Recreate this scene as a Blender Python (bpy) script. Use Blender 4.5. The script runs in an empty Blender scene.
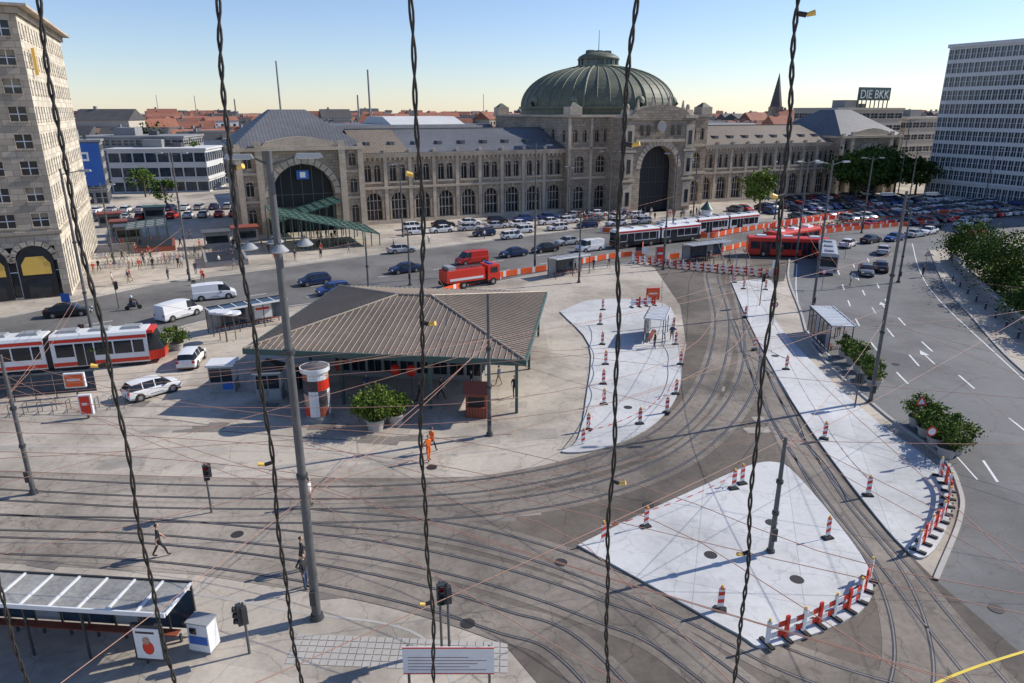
import bpy,math,random
from mathutils import Matrix,Vector
R=random.Random(11)
sc=bpy.context.scene
sc.view_settings.view_transform='Standard'
try: sc.view_settings.look='None'
except Exception: pass
sc.view_settings.exposure=0
# ------------------------------------------------------------ materials
def mat(name,col,rough=.8,var=.15,s1=.25,s2=4.,bump=0.,metal=0.,kind=None,k=(1,1),bs=None,stain=0.,xmix=None,spec=None):
    m=bpy.data.materials.new(name); m.use_nodes=True
    N=m.node_tree.nodes; L=m.node_tree.links; b=N['Principled BSDF']
    b.inputs['Roughness'].default_value=rough; b.inputs['Metallic'].default_value=metal
    if spec is not None: b.inputs['Specular IOR Level'].default_value=spec
    tc=N.new('ShaderNodeTexCoord')
    n1=N.new('ShaderNodeTexNoise'); n1.inputs['Scale'].default_value=s1; n1.inputs['Detail'].default_value=4
    n2=N.new('ShaderNodeTexNoise'); n2.inputs['Scale'].default_value=s2; n2.inputs['Detail'].default_value=6
    n2.inputs['Roughness'].default_value=.7
    L.new(tc.outputs['Object'],n1.inputs['Vector']); L.new(tc.outputs['Object'],n2.inputs['Vector'])
    ad=N.new('ShaderNodeMath'); ad.operation='ADD'
    L.new(n1.outputs['Fac'],ad.inputs[0]); L.new(n2.outputs['Fac'],ad.inputs[1])
    def rng(a,f0,f1,t0,t1):
        q=N.new('ShaderNodeMapRange'); L.new(a,q.inputs[0])
        for i,v in zip((1,2,3,4),(f0,f1,t0,t1)): q.inputs[i].default_value=v
        return q.outputs[0]
    def mul(a,bb):
        q=N.new('ShaderNodeMath'); q.operation='MULTIPLY'; L.new(a,q.inputs[0])
        L.new(bb,q.inputs[1]); return q.outputs[0]
    fac=rng(ad.outputs[0],.7,1.3,1-var,1+var)
    hgt=n2.outputs['Fac']
    if stain:
        n3=N.new('ShaderNodeTexNoise'); n3.inputs['Scale'].default_value=.09; n3.inputs['Detail'].default_value=8
        n3.inputs['Roughness'].default_value=.65
        L.new(tc.outputs['Object'],n3.inputs['Vector'])
        fac=mul(fac,rng(n3.outputs['Fac'],.38,.55,1-stain,1.0))
        n4=N.new('ShaderNodeTexNoise'); n4.inputs['Scale'].default_value=1.1; n4.inputs['Detail'].default_value=5
        L.new(tc.outputs['Object'],n4.inputs['Vector'])
        fac=mul(fac,rng(n4.outputs['Fac'],.60,.72,1,1-stain*.7))
        v=N.new('ShaderNodeTexVoronoi'); v.inputs['Scale'].default_value=.11
        L.new(tc.outputs['Object'],v.inputs['Vector'])
        sx=N.new('ShaderNodeSeparateColor'); L.new(v.outputs['Color'],sx.inputs[0])
        fac=mul(fac,rng(sx.outputs[0],0,1,1-stain*.3,1+stain*.1))
        vc=N.new('ShaderNodeTexVoronoi'); vc.feature='DISTANCE_TO_EDGE'; vc.inputs['Scale'].default_value=.33
        wn=N.new('ShaderNodeVectorMath'); wn.operation='ADD'; L.new(tc.outputs['Object'],wn.inputs[0]); L.new(n4.outputs['Color'],wn.inputs[1]); L.new(wn.outputs[0],vc.inputs['Vector'])
        fac=mul(fac,rng(vc.outputs['Distance'],.0,.012,1-stain*.8,1))
    if kind in('brick','slab'):
        br=N.new('ShaderNodeTexBrick'); br.inputs['Scale'].default_value=1
        br.inputs['Brick Width'].default_value=k[0]; br.inputs['Row Height'].default_value=k[1]
        br.inputs['Mortar Size'].default_value=.03 if kind=='brick' else .02
        br.inputs['Color1'].default_value=(1,1,1,1)
        c2=.66 if kind=='brick' else .93
        br.inputs['Color2'].default_value=(c2,c2,c2,1); mo=.45 if kind=='brick' else .65; br.inputs['Mortar'].default_value=(mo,mo,mo,1)
        if kind=='brick':
            sp=N.new('ShaderNodeSeparateXYZ'); L.new(tc.outputs['Object'],sp.inputs[0])
            a2=N.new('ShaderNodeMath'); a2.operation='ADD'; L.new(sp.outputs[0],a2.inputs[0]); L.new(sp.outputs[1],a2.inputs[1])
            cb=N.new('ShaderNodeCombineXYZ'); L.new(a2.outputs[0],cb.inputs[0]); L.new(sp.outputs[2],cb.inputs[1])
            L.new(cb.outputs[0],br.inputs['Vector'])
        else:
            mp=N.new('ShaderNodeMapping'); mp.inputs['Rotation'].default_value=(0,0,.3); br.offset=0
            L.new(tc.outputs['Object'],mp.inputs[0]); L.new(mp.outputs[0],br.inputs['Vector'])
        sr=N.new('ShaderNodeSeparateColor'); L.new(br.outputs['Color'],sr.inputs[0])
        fac=mul(fac,sr.outputs[0])
    if kind=='seam':
        w=N.new('ShaderNodeTexWave'); w.inputs['Scale'].default_value=k[0]; w.wave_profile='SIN'
        w.bands_direction='X'; L.new(tc.outputs['Object'],w.inputs['Vector'])
        fac=mul(fac,rng(w.outputs['Fac'],0,.25,.6,1))
    vm=N.new('ShaderNodeVectorMath'); vm.operation='SCALE'
    vm.inputs[0].default_value=col; L.new(fac,vm.inputs['Scale'])
    if xmix:
        sp=N.new('ShaderNodeSeparateXYZ'); L.new(tc.outputs['Object'],sp.inputs[0])
        nn_=N.new('ShaderNodeMath'); nn_.operation='MULTIPLY_ADD'; L.new(n1.outputs['Fac'],nn_.inputs[0]); nn_.inputs[1].default_value=22; L.new(sp.outputs[0],nn_.inputs[2])
        mx=N.new('ShaderNodeMixRGB'); L.new(rng(nn_.outputs[0],xmix[1]+11,xmix[2]+11,0,1),mx.inputs[0])
        mx.inputs[1].default_value=(*xmix[0],1); mx.inputs[2].default_value=(*col,1); L.new(mx.outputs[0],vm.inputs[0])
    L.new(vm.outputs[0],b.inputs['Base Color'])
    if bump:
        bp=N.new('ShaderNodeBump'); bp.inputs['Strength'].default_value=bump; bp.inputs['Distance'].default_value=bs or .03
        L.new(hgt,bp.inputs['Height']); L.new(bp.outputs[0],b.inputs['Normal'])
    return m
pave=mat('paving',(.52,.455,.375),.9,.14,.06,3,.3,stain=.42)
asph=mat('asphalt_track',(.165,.137,.112),.9,.24,.12,2.2,.3,stain=.48,xmix=((.36,.31,.255),-18,2))
asph2=mat('asphalt_road',(.185,.182,.178),.85,.12,.08,5,.2,stain=.32)
asph3=mat('asphalt_side_road',(.175,.168,.158),.85,.15,.08,5,.2,stain=.36)
trk=mat('track_bed',(.255,.218,.18),.9,.25,.3,3,.3,stain=.5,xmix=((.40,.345,.285),-18,2))
patchd=mat('asphalt_patch_dark',(.22,.195,.17),.9,.15,.5,4,.2,stain=.3)
patchl=mat('asphalt_patch_light',(.40,.36,.31),.9,.15,.5,4,.2,stain=.3)
conc=mat('new_concrete',(.63,.63,.62),.85,.10,.15,3,.2,kind='slab',k=(5,5),stain=.26)
kerb=mat('kerb_stone',(.42,.395,.36),.85,.12,.5,3)
white=mat('white_paint',(.72,.72,.70),.6,.15,.8,8)
yellow=mat('yellow_paint',(.75,.55,.05),.6,.1)
rail=mat('rail_steel',(.050,.042,.036),.5,.2,.5,6,metal=.2)
railw=mat('rail_worn',(.30,.28,.26),.4,.3,.5,6,metal=.5)
stone=mat('sandstone',(.40,.325,.245),.9,.32,.18,1.5,.5,kind='brick',k=(1.2,.55),bs=.06)
stonel=mat('sandstone_trim',(.48,.40,.31),.85,.28,.3,2,.3)
stone2=mat('limestone_sunlit_tone',(.76,.67,.53),.9,.1,.3,2,.2,kind='brick',k=(1.4,.7))  # sun-facing side: same limestone, sunlight put into the lighter base colour
stone3=mat('limestone_shaded_front',(.50,.42,.33),.9,.14,.3,2,.2,kind='brick',k=(1.4,.7))  # same limestone darkened: the front's shade is put into its colour
dark=mat('dark_void',(.015,.015,.017),.6,.2)
glass=mat('window_glass',(.02,.025,.032),.08,.5,.7,1.2)
glassb=mat('office_glass',(.03,.05,.075),.1,.5,.4,.8)
gcan=mat('green_glass',(.16,.28,.22),.15,.4,.5,2)
slate=mat('grey_metal_roof',(.145,.148,.158),.6,.26,.1,1,.2,metal=.1,kind='seam',k=(.5,1))
slateb=mat('brown_metal_roof',(.22,.175,.125),.6,.24,.1,1,.2,kind='seam',k=(.5,1))
dome_m=mat('patina_copper_roof',(.12,.128,.085),.6,.38,.15,1.2,.3)
rib_m=mat('patina_rib',(.18,.19,.125),.6,.25)
kroof=mat('pavilion_metal_roof',(.25,.195,.145),.5,.24,.12,1.6,.2,metal=.15,stain=.28)
krib=mat('pavilion_seam',(.37,.305,.24),.5,.12,metal=.15)
steel=mat('galvanised_steel',(.12,.12,.122),.55,.25,.6,3,metal=.3)
steeld=mat('dark_steel',(.045,.048,.05),.5,.2)
green=mat('green_steel',(.05,.10,.085),.5,.2)
whitep=mat('white_enamel',(.72,.73,.73),.35,.08)
grey=mat('grey_plastic',(.3,.31,.32),.5,.1)
red=mat('red_enamel',(.64,.035,.015),.4,.12)
orange=mat('orange_red',(.82,.12,.025),.5,.15)
blue=mat('blue_enamel',(.03,.12,.42),.4,.1)
brownred=mat('brown_red_wood',(.26,.07,.04),.6,.2)
tyre=mat('rubber',(.02,.02,.02),.8,.2)
chrome=mat('hub_alloy',(.45,.45,.46),.3,.1,metal=.8)
cable=mat('cable_rubber',(.022,.018,.014),.6,.3)
wire=mat('contact_wire',(.46,.24,.17),.5,.2)
lampy=mat('lamp_amber',(.8,.5,.1),.4,.1)
taill=mat('tail_lamp',(.45,.01,.01),.3,.1)
bark=mat('bark',(.10,.075,.05),.9,.3,1,8,.5)
leafA=mat('leaf_dark',(.03,.06,.012),.8,.35,.8,3,spec=.15)
leafB=mat('leaf_mid',(.065,.12,.02),.8,.3,.8,3,spec=.15)
leafC=mat('leaf_light',(.16,.21,.035),.8,.3,.8,3,spec=.15)
skin=mat('skin',(.52,.32,.23),.6,.05)
hair=mat('hair',(.05,.03,.02),.8,.2)
shirtw=mat('cloth_white',(.65,.64,.62),.9,.08,3,20)
shirtr=mat('cloth_red',(.5,.05,.04),.9,.1,3,20)
shirtd=mat('cloth_black',(.03,.03,.035),.9,.2,3,20)
shirto=mat('cloth_orange',(.85,.17,.02),.8,.1,3,20)
jeans=mat('cloth_denim',(.05,.07,.13),.9,.2,3,20)
khaki=mat('cloth_khaki',(.32,.26,.18),.9,.1,3,20)
concb=mat('office_concrete',(.52,.46,.38),.85,.1,.2,2)
concw=mat('white_render',(.60,.60,.59),.8,.1,.2,2)
concd=mat('grey_render',(.25,.25,.25),.8,.15,.2,2)
rooft=mat('clay_roof',(.30,.12,.075),.85,.35,.02,.3)
roofd=mat('dark_roof',(.09,.085,.085),.8,.3,.02,.3)
cityw=mat('city_wall',(.40,.34,.27),.9,.3,.02,.2)
post1=mat('poster_dark',(.05,.04,.05),.5,.6,1.5,3)
post2=mat('poster_skin',(.45,.28,.2),.5,.5,1.5,4)
paint={k:mat('car_paint_'+k,c,.25,.03) for k,c in dict(white=(.76,.76,.76),silver=(.42,.43,.45),black=(.02,.02,.024),blue=(.03,.07,.24),red=(.5,.03,.02),grey=(.14,.15,.16),dblue=(.015,.03,.09),green=(.03,.1,.06)).items()}
# ------------------------------------------------------------ mesh builder
class MB:
    def __init__(s): s.v=[];s.f=[];s.m=[];s.mats=[];s.sm=[];s.T=Matrix.Identity(4)
    def mi(s,m):
        if m not in s.mats: s.mats.append(m)
        return s.mats.index(m)
    def add(s,vs,fs,m,smooth=False):
        o=len(s.v); T=s.T
        s.v+=[tuple(T@Vector(p)) for p in vs]
        for f in fs: s.f.append(tuple(i+o for i in f)); s.m.append(s.mi(m)); s.sm.append(smooth)
    def box(s,x0,x1,y0,y1,z0,z1,m,tx=0,ty=0):
        s.add([(x0,y0,z0),(x1,y0,z0),(x1,y1,z0),(x0,y1,z0),(x0+tx,y0+ty,z1),(x1-tx,y0+ty,z1),(x1-tx,y1-ty,z1),(x0+tx,y1-ty,z1)],
          [(0,3,2,1),(4,5,6,7),(0,1,5,4),(1,2,6,5),(2,3,7,6),(3,0,4,7)],m)
    def cyl(s,p,q,r0,r1,m,n=8,caps=True,smooth=True):
        p=Vector(p);q=Vector(q);d=(q-p)
        if d.length<1e-6:return
        d.normalize(); a=d.orthogonal().normalized(); b=d.cross(a)
        vs=[];
        for c,r in((p,r0),(q,r1)):
            for i in range(n):
                t=2*math.pi*i/n; vs.append(c+a*math.cos(t)*r+b*math.sin(t)*r)
        s.add(vs,[(i,(i+1)%n,n+(i+1)%n,n+i) for i in range(n)],m,smooth)
        if caps: s.add(vs,[tuple(range(n-1,-1,-1)),tuple(range(n,2*n))],m)
    def tube(s,pts,r,m,n=4):
        for a,b in zip(pts,pts[1:]): s.cyl(a,b,r,r,m,n,False)
    def prism(s,poly,z0,z1,m,mt=None):
        n=len(poly); vs=[(x,y,z0) for x,y in poly]+[(x,y,z1) for x,y in poly]
        s.add(vs,[(i,(i+1)%n,n+(i+1)%n,n+i) for i in range(n)],m); s.add(vs,[tuple(range(n,2*n))],mt or m)
    def sphere(s,c,rx,ry,rz,m,n=10,k=6,zmin=-1):
        vs=[];fs=[]
        for j in range(k+1):
            ph=math.pi*j/k-math.pi/2; z=math.sin(ph)
            for i in range(n):
                t=2*math.pi*i/n; vs.append((c[0]+rx*math.cos(ph)*math.cos(t),c[1]+ry*math.cos(ph)*math.sin(t),c[2]+rz*max(z,zmin)))
        for j in range(k):
            for i in range(n): fs.append((j*n+i,j*n+(i+1)%n,(j+1)*n+(i+1)%n,(j+1)*n+i))
        s.add(vs,fs,m,True)
    def extr(s,out,x0,x1,m,smooth=False):
        n=len(out); vs=[(x0,y,z) for y,z in out]+[(x1,y,z) for y,z in out]
        s.add(vs,[(i,(i+1)%n,n+(i+1)%n,n+i) for i in range(n)]+[tuple(range(n)),tuple(range(n,2*n))],m,smooth)
    def mesh(s,name):
        me=bpy.data.meshes.new(name); me.from_pydata(s.v,[],s.f)
        for m in s.mats: me.materials.append(m)
        me.polygons.foreach_set('material_index',s.m); me.polygons.foreach_set('use_smooth',s.sm)
        me.update(); return me
    def obj(s,name,parent=None,loc=(0,0,0),rz=0):
        return place(s.mesh(name),name,loc,rz,parent)
def place(me,name,loc=(0,0,0),rz=0,parent=None,sc_=1,over=None):
    o=bpy.data.objects.new(name,me); bpy.context.collection.objects.link(o)
    o.location=loc if len(loc)==3 else (loc[0],loc[1],0); o.rotation_euler=(0,0,rz); o.scale=(sc_,)*3
    if parent: o.parent=parent
    if over:
        for i,m in over.items(): o.material_slots[i].link='OBJECT'; o.material_slots[i].material=m
    return o
def empty(name,loc,rz=0):
    o=bpy.data.objects.new(name,None); bpy.context.collection.objects.link(o); o.location=loc; o.rotation_euler=(0,0,rz); o.empty_display_size=.5; return o
def P(s): return [tuple(map(float,p.split(','))) for p in s.split()]
def smooth(pts,n=8):
    p=[Vector((a,b)) for a,b in pts]; p=[2*p[0]-p[1]]+p+[2*p[-1]-p[-2]]; out=[]
    for i in range(1,len(p)-2):
        for k in range(n):
            t=k/n; a,b,c,d=p[i-1:i+3]
            out.append(.5*((2*b)+(c-a)*t+(2*a-5*b+4*c-d)*t*t+(3*b-a-3*c+d)*t**3))
    out.append(p[-2]); return out
def ribbon(mb,path,o0,o1,z,m,h=0):
    n=len(path); L=[];Rr=[]
    for i in range(n):
        d=(path[min(i+1,n-1)]-path[max(i-1,0)]).normalized(); nn=Vector((-d.y,d.x))
        L.append(path[i]+nn*o0); Rr.append(path[i]+nn*o1)
    vs=[(p.x,p.y,z+h) for p in L]+[(p.x,p.y,z+h) for p in Rr]
    fs=[(i,i+1,n+i+1,n+i) for i in range(n-1)]
    if h:
        vs+=[(p.x,p.y,z) for p in L]+[(p.x,p.y,z) for p in Rr]
        fs+=[(i,2*n+i,2*n+i+1,i+1) for i in range(n-1)]+[(n+i,n+i+1,3*n+i+1,3*n+i) for i in range(n-1)]
    mb.add(vs,fs,m)
# ------------------------------------------------------------ ground
g=MB(); S=6000; g.add([(-S,-200,0),(S,-200,0),(S,S,0),(-S,S,0)],[(0,1,2,3)],pave); g.obj('ground')
RoadR=P("43.5,108.2 53.4,129.4 76.2,145.3 110,160 130,150 69.2,114.8 60,96 55.5,86 51.4,75 45.3,57.9 40.9,36.5 36,12 22.3,12 22.3,20.7 20.9,29.1 25.3,34.4 27.3,37.7 28.7,42.2 28.4,49.7 29.3,63.9 33.4,78.2 38,94")
RoadL=P("-90,60 -57,74.9 -47.9,90.4 -25.4,108.2 9.1,132.8 26.5,145.3 59.6,147 53.4,129.4 43.5,108.2 19.5,105.1 7,99.5 -8,87.6 -25.2,80.3 -34.1,73.3 -39,62.5 -53.2,47.8 -90,42")
Dk=P("-47.8,42.2 -33,40.2 -19.6,39.2 -7.1,39.2 0.5,39.5 5.2,41.8 9.2,45.8 13.3,52.7 17.2,65.4 20,80.3 21,100.9 20.5,110.6 43.5,108.2 37,93 29.1,87.6 25.7,74.1 22.6,56 21.7,43 20.7,32 20.9,29.1 22.3,20.7 2.2,20.7 -0.5,25 -4.3,26.9 -10.2,28.3 -15.5,29.5 -26.2,30.5 -36.7,30.7 -60,31")
W1=P("5.5,77.3 10.1,82.7 18.2,80.8 16.9,68 14.2,54.9 10.6,47.2 6.4,43.2 3.4,42.6 4.6,44.5 5.9,51.6 7.6,65.4")
W2=P("29.5,92 35.2,93 30.6,80 28.7,72.2 27.8,63.9 27.2,54.9 27.1,47 27.6,41.5 26.8,37.9 24.4,34 21.6,31 20.7,31.6 20.8,36.5 21.6,46.1 23.1,57.2 26,74.1")
W3=P("3.5,31.9 7.5,35 10.8,37.4 15.3,40.6 17.3,41.1 18,39.6 18.2,33.4 17.8,29.3 15.9,26.6 11.2,24.5 9.9,25.3 7.1,28.2")
for nm,poly,z,m in(('side_road',RoadL,.004,asph3),('main_road',RoadR,.008,asph2),('tram_track_area',Dk,.012,asph)):
    b=MB(); b.add([(x,y,z) for x,y in poly],[tuple(range(len(poly)))],m); b.obj(nm)
for poly in (W1,W2,W3):
    b=MB(); pl=[tuple(v) for v in smooth(poly+[poly[0]],4)[:-1]]; b.prism(pl,0,.12,kerb,conc); b.obj('concrete_platform')
pt=MB()
for i in range(30):
    x=R.uniform(-45,4); y=R.uniform(40.5,51); w_=R.uniform(.5,1.8); h_=R.uniform(.3,.9); a=R.choice([-.1,.05,.3,-.15])+R.uniform(-.05,.05)
    pt.T=Matrix.Translation((x,y,.0035+.00004*i))@Matrix.Rotation(a,4,'Z'); pt.add([(-w_,-h_,0),(w_,-h_,0),(w_,h_,0),(-w_,h_,0)],[(0,1,2,3)],R.choice((patchl,patchl,patchd)))
for i in range(26):
    x=R.uniform(-30,20); y=R.uniform(28,38); w_=R.uniform(.4,1.6); h_=R.uniform(.3,.8)
    if x>2: y=R.uniform(44,60);x=R.uniform(15,21)
    pt.T=Matrix.Translation((x,y,.0145+.00003*i))@Matrix.Rotation(R.uniform(-.4,.2),4,'Z'); pt.add([(-w_,-h_,0),(w_,-h_,0),(w_,h_,0),(-w_,h_,0)],[(0,1,2,3)],R.choice((patchl,patchd,patchd)))
pt.T=Matrix.Identity(4)
for s,mm in(("-60,44.5 -30,43.5 -12,42.6 -2,42.8 4,45.5 6,52 7.5,66",kerb),("-45,29.2 -20,28.6 -10,26.8 -4,25.2 -1.5,20",kerb),("-21,46 -10,44.5 0,45.5",patchd),("-60,50 -30,48.5 -22,47",patchd),("2,70 4,84 7,90",kerb)): ribbon(pt,smooth(P(s)),-.07,.07,.0065,mm)
pt.obj('repair_patches')
# tactile / cobbled strip near the notice board
cb_=MB()
for i in range(26):
    for j in range(5): x=-9.5+i*.36; y=23.6+j*.36-.02*i; cb_.box(x,x+.31,y,y+.31,.003,.02,kerb)
cb_.obj('tactile_paving')
T1=smooth(P("34.5,118 31.5,105 28.1,96.3 23.2,74.1 17,56 11.4,46.1 5.7,41.4 -0.7,38.6 -6.7,37.6 -12.7,37.4 -22.1,37.7 -32.2,38.6 -60,41"))
T2=smooth(P("38.5,118 35,105 31.2,94.4 25.2,70.4 19.7,54.9 13.2,44.2 6.7,38.6 -0.7,35.8 -9.3,34.9 -21.1,35.0 -30.4,35.8 -60,38"))
T3=smooth(P("24.9,74.1 21.9,58.4 19.9,46.1 19.4,36.5 19.4,29.5 19.3,25 19.4,12"))
T4=smooth(P("22.9,63 20.9,53 19.6,42 19.0,36 18.9,30 17.5,25 15,21 9,14"))
T5=smooth(P("-60,36 -29.3,34.2 -20.5,33.8 -11.6,32.5 -5.9,31.2 -0.6,29.3 4.1,26.8 7.6,24 14,14"))
T6=smooth(P("-60,33.5 -27.6,32 -19.1,31.4 -11.9,30.1 -5.5,28.3 -0.6,26.2 2.9,23.9 8,14"))
T7=smooth(P("-11.6,34.8 -4,33.5 2,31 8,27 12,23.5 18,21 30,19"))
tracks=[T1,T2,T3,T4,T5,T6,T7]
b=MB(); r=MB()
for i,T in enumerate(tracks):
    ribbon(b,T,-1.2,1.2,.017+.001*i,trk)
    for o in(-.72,.72):
        ribbon(r,T,o-.09,o+.09,.026,rail); ribbon(r,T,o-.015,o+.035,.0285,railw)
b.obj('track_bed'); r.obj('tram_rails')
mk=MB()
def dashes(path,L=3.2,G_=5,w=.08,z=.013):
    p=smooth(path,30); acc=0;seg=[];on=True
    for a,c in zip(p,p[1:]):
        if on: seg.append(a)
        acc+=(c-a).length
        if acc>(L if on else G_):
            if on and len(seg)>1: ribbon(mk,seg,-w,w,z,white)
            on=not on; acc=0;seg=[]
dashes(P("47.2,99.5 41,82.7 36.9,70.4 33.9,57.2 32.4,46.1 29.6,36.5"))
dashes(P("55.7,108.2 47.4,87.6 42.4,72.2 37.7,49.7 35,30"))
dashes(P("51.5,104 44.4,85.6 39.9,71.2 36,56"))
dashes(P("-60,62 -44,74 -30,87 -10,101 15,117 40,128"),w=.08)
dashes(P("-60,57 -44,68 -28,82.5 -8,94 12,109 38,116"),w=.08)
ribbon(mk,smooth(P("70.1,121 59.5,99.5 52.6,82.7 44.1,54.9")),-.47,-.35,.013,white)
ribbon(mk,smooth(P("43,104 36,86 31,70 30,62")),-.06,.06,.013,white)
ribbon(mk,smooth(P("14.5,20.8 17.3,22.6 22,24.3 27,25.6 31,26.2")),-.06,.06,.032,yellow)
ribbon(mk,smooth(P("30.6,49 29.9,43 29.2,39")),-.05,.05,.013,white)
for x,y,a in((48,96,-.32),(44,80,-.3),(39,62,-.2)):
    mk.T=Matrix.Translation((x,y,.0135))@Matrix.Rotation(a,4,'Z'); mk.add([(-.07,-2,0),(.07,-2,0),(.07,.6,0),(-.07,.6,0)],[(0,1,2,3)],white); mk.add([(-.4,.6,0),(.4,.6,0),(0,2,0)],[(0,1,2)],white)
mk.T=Matrix.Identity(4); mk.obj('road_markings')
kb=MB()
for s in("-70.2,69 -57,75.1 -47.9,90.6 -25.4,108.4 9.1,133 26.5,145.5","43.3,107.8 38,94 33.4,78.2 29.3,63.9 28.4,49.7 28.7,42.2 27.3,37.7 25.3,34.4 20.9,29.1","-39,62.5 -34.1,73.3 -25.2,80.3 -8,87.6 7,99.5 19.5,105.1","69.2,114.8 60,96 55.5,86 51.4,75 45.3,57.9 40.9,36.5"):
    ribbon(kb,smooth(P(s)),-.12,.12,0,kerb,.12)
kb.obj('kerb')
mh=MB()
for x,y in P("-5.2,40.6 2.5,30.5 14.5,34 8,36 10.3,31 -15,33 26,28 22.5,27 14,29 9,50 -2,26 35,60 34,40 24.7,62"):
    z=.125 if (8<x<17.7 and 27<y<40.8) or x in(24.7,9) else .03
    mh.cyl((x,y,0),(x,y,z+.004),.34,.34,rail,14)
mh.obj('manhole_covers')
# ------------------------------------------------------------ wall panels
def bay(mb,gl,x0,x1,z0,z1,cx,w,zs,zt,arch,dep,mw,mg=None,y=0,frame=None,mull=1,tran=1):
    a=cx-w/2;c=cx+w/2; zsp=zt-w/2 if arch else zt
    n=8 if w>2 else 5
    top=[(cx-w/2*math.cos(math.pi*i/n),zsp+w/2*math.sin(math.pi*i/n)) for i in range(n+1)] if arch else [(a,zt),(c,zt)]
    q=lambda *p:mb.add([(u,y,v) for u,v in p],[tuple(range(len(p)))],mw)
    q((x0,z0),(a,z0),(a,z1),(x0,z1)); q((c,z0),(x1,z0),(x1,z1),(c,z1))
    if zs>z0: q((a,z0),(c,z0),(c,zs),(a,zs))
    for (u,v),(u2,v2) in zip(top,top[1:]): q((u,v),(u2,v2),(u2,z1),(u,z1))
    out=[(a,zs)]+top+[(c,zs)]
    for (u,v),(u2,v2) in zip(out,out[1:]+out[:1]):
        if abs(u-u2)+abs(v-v2)<1e-5: continue
        mb.add([(u,y,v),(u2,y,v2),(u2,y+dep,v2),(u,y+dep,v)],[(0,1,2,3)],mw)
    gl.add([(u,y+dep,v) for u,v in out],[tuple(range(len(out)))],mg or glass)
    fr=frame or stonel
    fw=.05 if w<2 else .07
    for i in range(1,mull+1):
        xx=a+w*i/(mull+1); hh=zsp+(math.sqrt(max(0,(w/2)**2-(xx-cx)**2)) if arch else 0)
        gl.box(xx-fw,xx+fw,y+dep-.08,y+dep+.02,zs,hh,fr)
    for i in range(1,tran+1):
        zz=zs+(zsp-zs)*i/tran if arch else zs+(zt-zs)*i/(tran+1)
        gl.box(a,c,y+dep-.07,y+dep+.02,zz-fw,zz+fw,fr)
def hip(mb,x0,x1,y0,y1,z0,z1,m,ix,iy):
    mb.add([(x0,y0,z0),(x1,y0,z0),(x1,y1,z0),(x0,y1,z0),(x0+ix,y0+iy,z1),(x1-ix,y0+iy,z1),(x1-ix,y1-iy,z1),(x0+ix,y1-iy,z1)],
      [(4,5,6,7),(0,1,5,4),(1,2,6,5),(2,3,7,6),(3,0,4,7)],m)
# ------------------------------------------------------------ railway station
A=math.radians(25)
st=empty('railway_station',(31.6,170.4,0),A)
wl=MB();gl=MB();rf=MB();tr=MB()
def wing(x0,x1,n,rm):
    w=(x1-x0)/n
    for i in range(n):
        a=x0+i*w;b2=a+w;c=a+w/2
        bay(wl,gl,a,b2,0,7.2,c,3.1,.9,6.2,True,.7,stone,mull=3,tran=2)
        for e in(-.95,.95): bay(wl,gl,c-w/2 if e<0 else c,c if e<0 else b2,7.2,13.2,c+e,1.25,8.5,11.7,True,.45,stone,mull=1,tran=1)
        tr.box(a-.35,a+.35,-.28,.02,0,13.1,stonel)
        tr.box(c-2,c+2,-.22,.02,8.1,8.4,stonel)
        tr.cyl((c,-.1,6.9),(c,-.1,6.2),.25,.15,stonel,6)
        for e in(-1.75,1.75): tr.box(c+e-.14,c+e+.14,-.14,.02,.9,4.6,stonel)
        for e in(-1.5,-.5,.5,1.5): tr.box(c+e-.2,c+e+.2,-.45,-.02,12.6,13.09,stonel)
        tr.box(a-.3,a+.3,-.7,.0,14.01,14.7,stonel)
    tr.box(x0,x1,-.4,.03,7.0,7.45,stonel); tr.box(x0,x1,-.55,.03,13.1,13.6,stonel); tr.box(x0,x1,-.75,.1,13.6,14.0,stonel)
    tr.box(x0,x1,-.35,.03,0,.75,stonel)
    wl.box(x0,x1,24,25,0,13.9,stone)
    rf.add([(x0,-.8,14.03),(x1,-.8,14.03),(x1,12,18.2),(x0,12,18.2),(x1,25,14.03),(x0,25,14.03)],[(0,1,2,3),(3,2,4,5)],rm)
    rf.box(x0,x1,11.8,12.2,18.15,18.4,slate)
    for i in range(n*2):
        if i%2: continue
        xx=x0+(i+1)*w/2; rf.box(xx-.5,xx+.5,3,5.5,15.2,16.0,slate)
wing(-68,-22,9,slate); wing(16,60,9,slateb)
rf.add([(-68.05,-.86,14.07),(-58,-.86,14.07),(-58,11.6,18.15),(-68.05,11.6,18.15)],[(0,1,2,3)],slateb)
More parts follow.
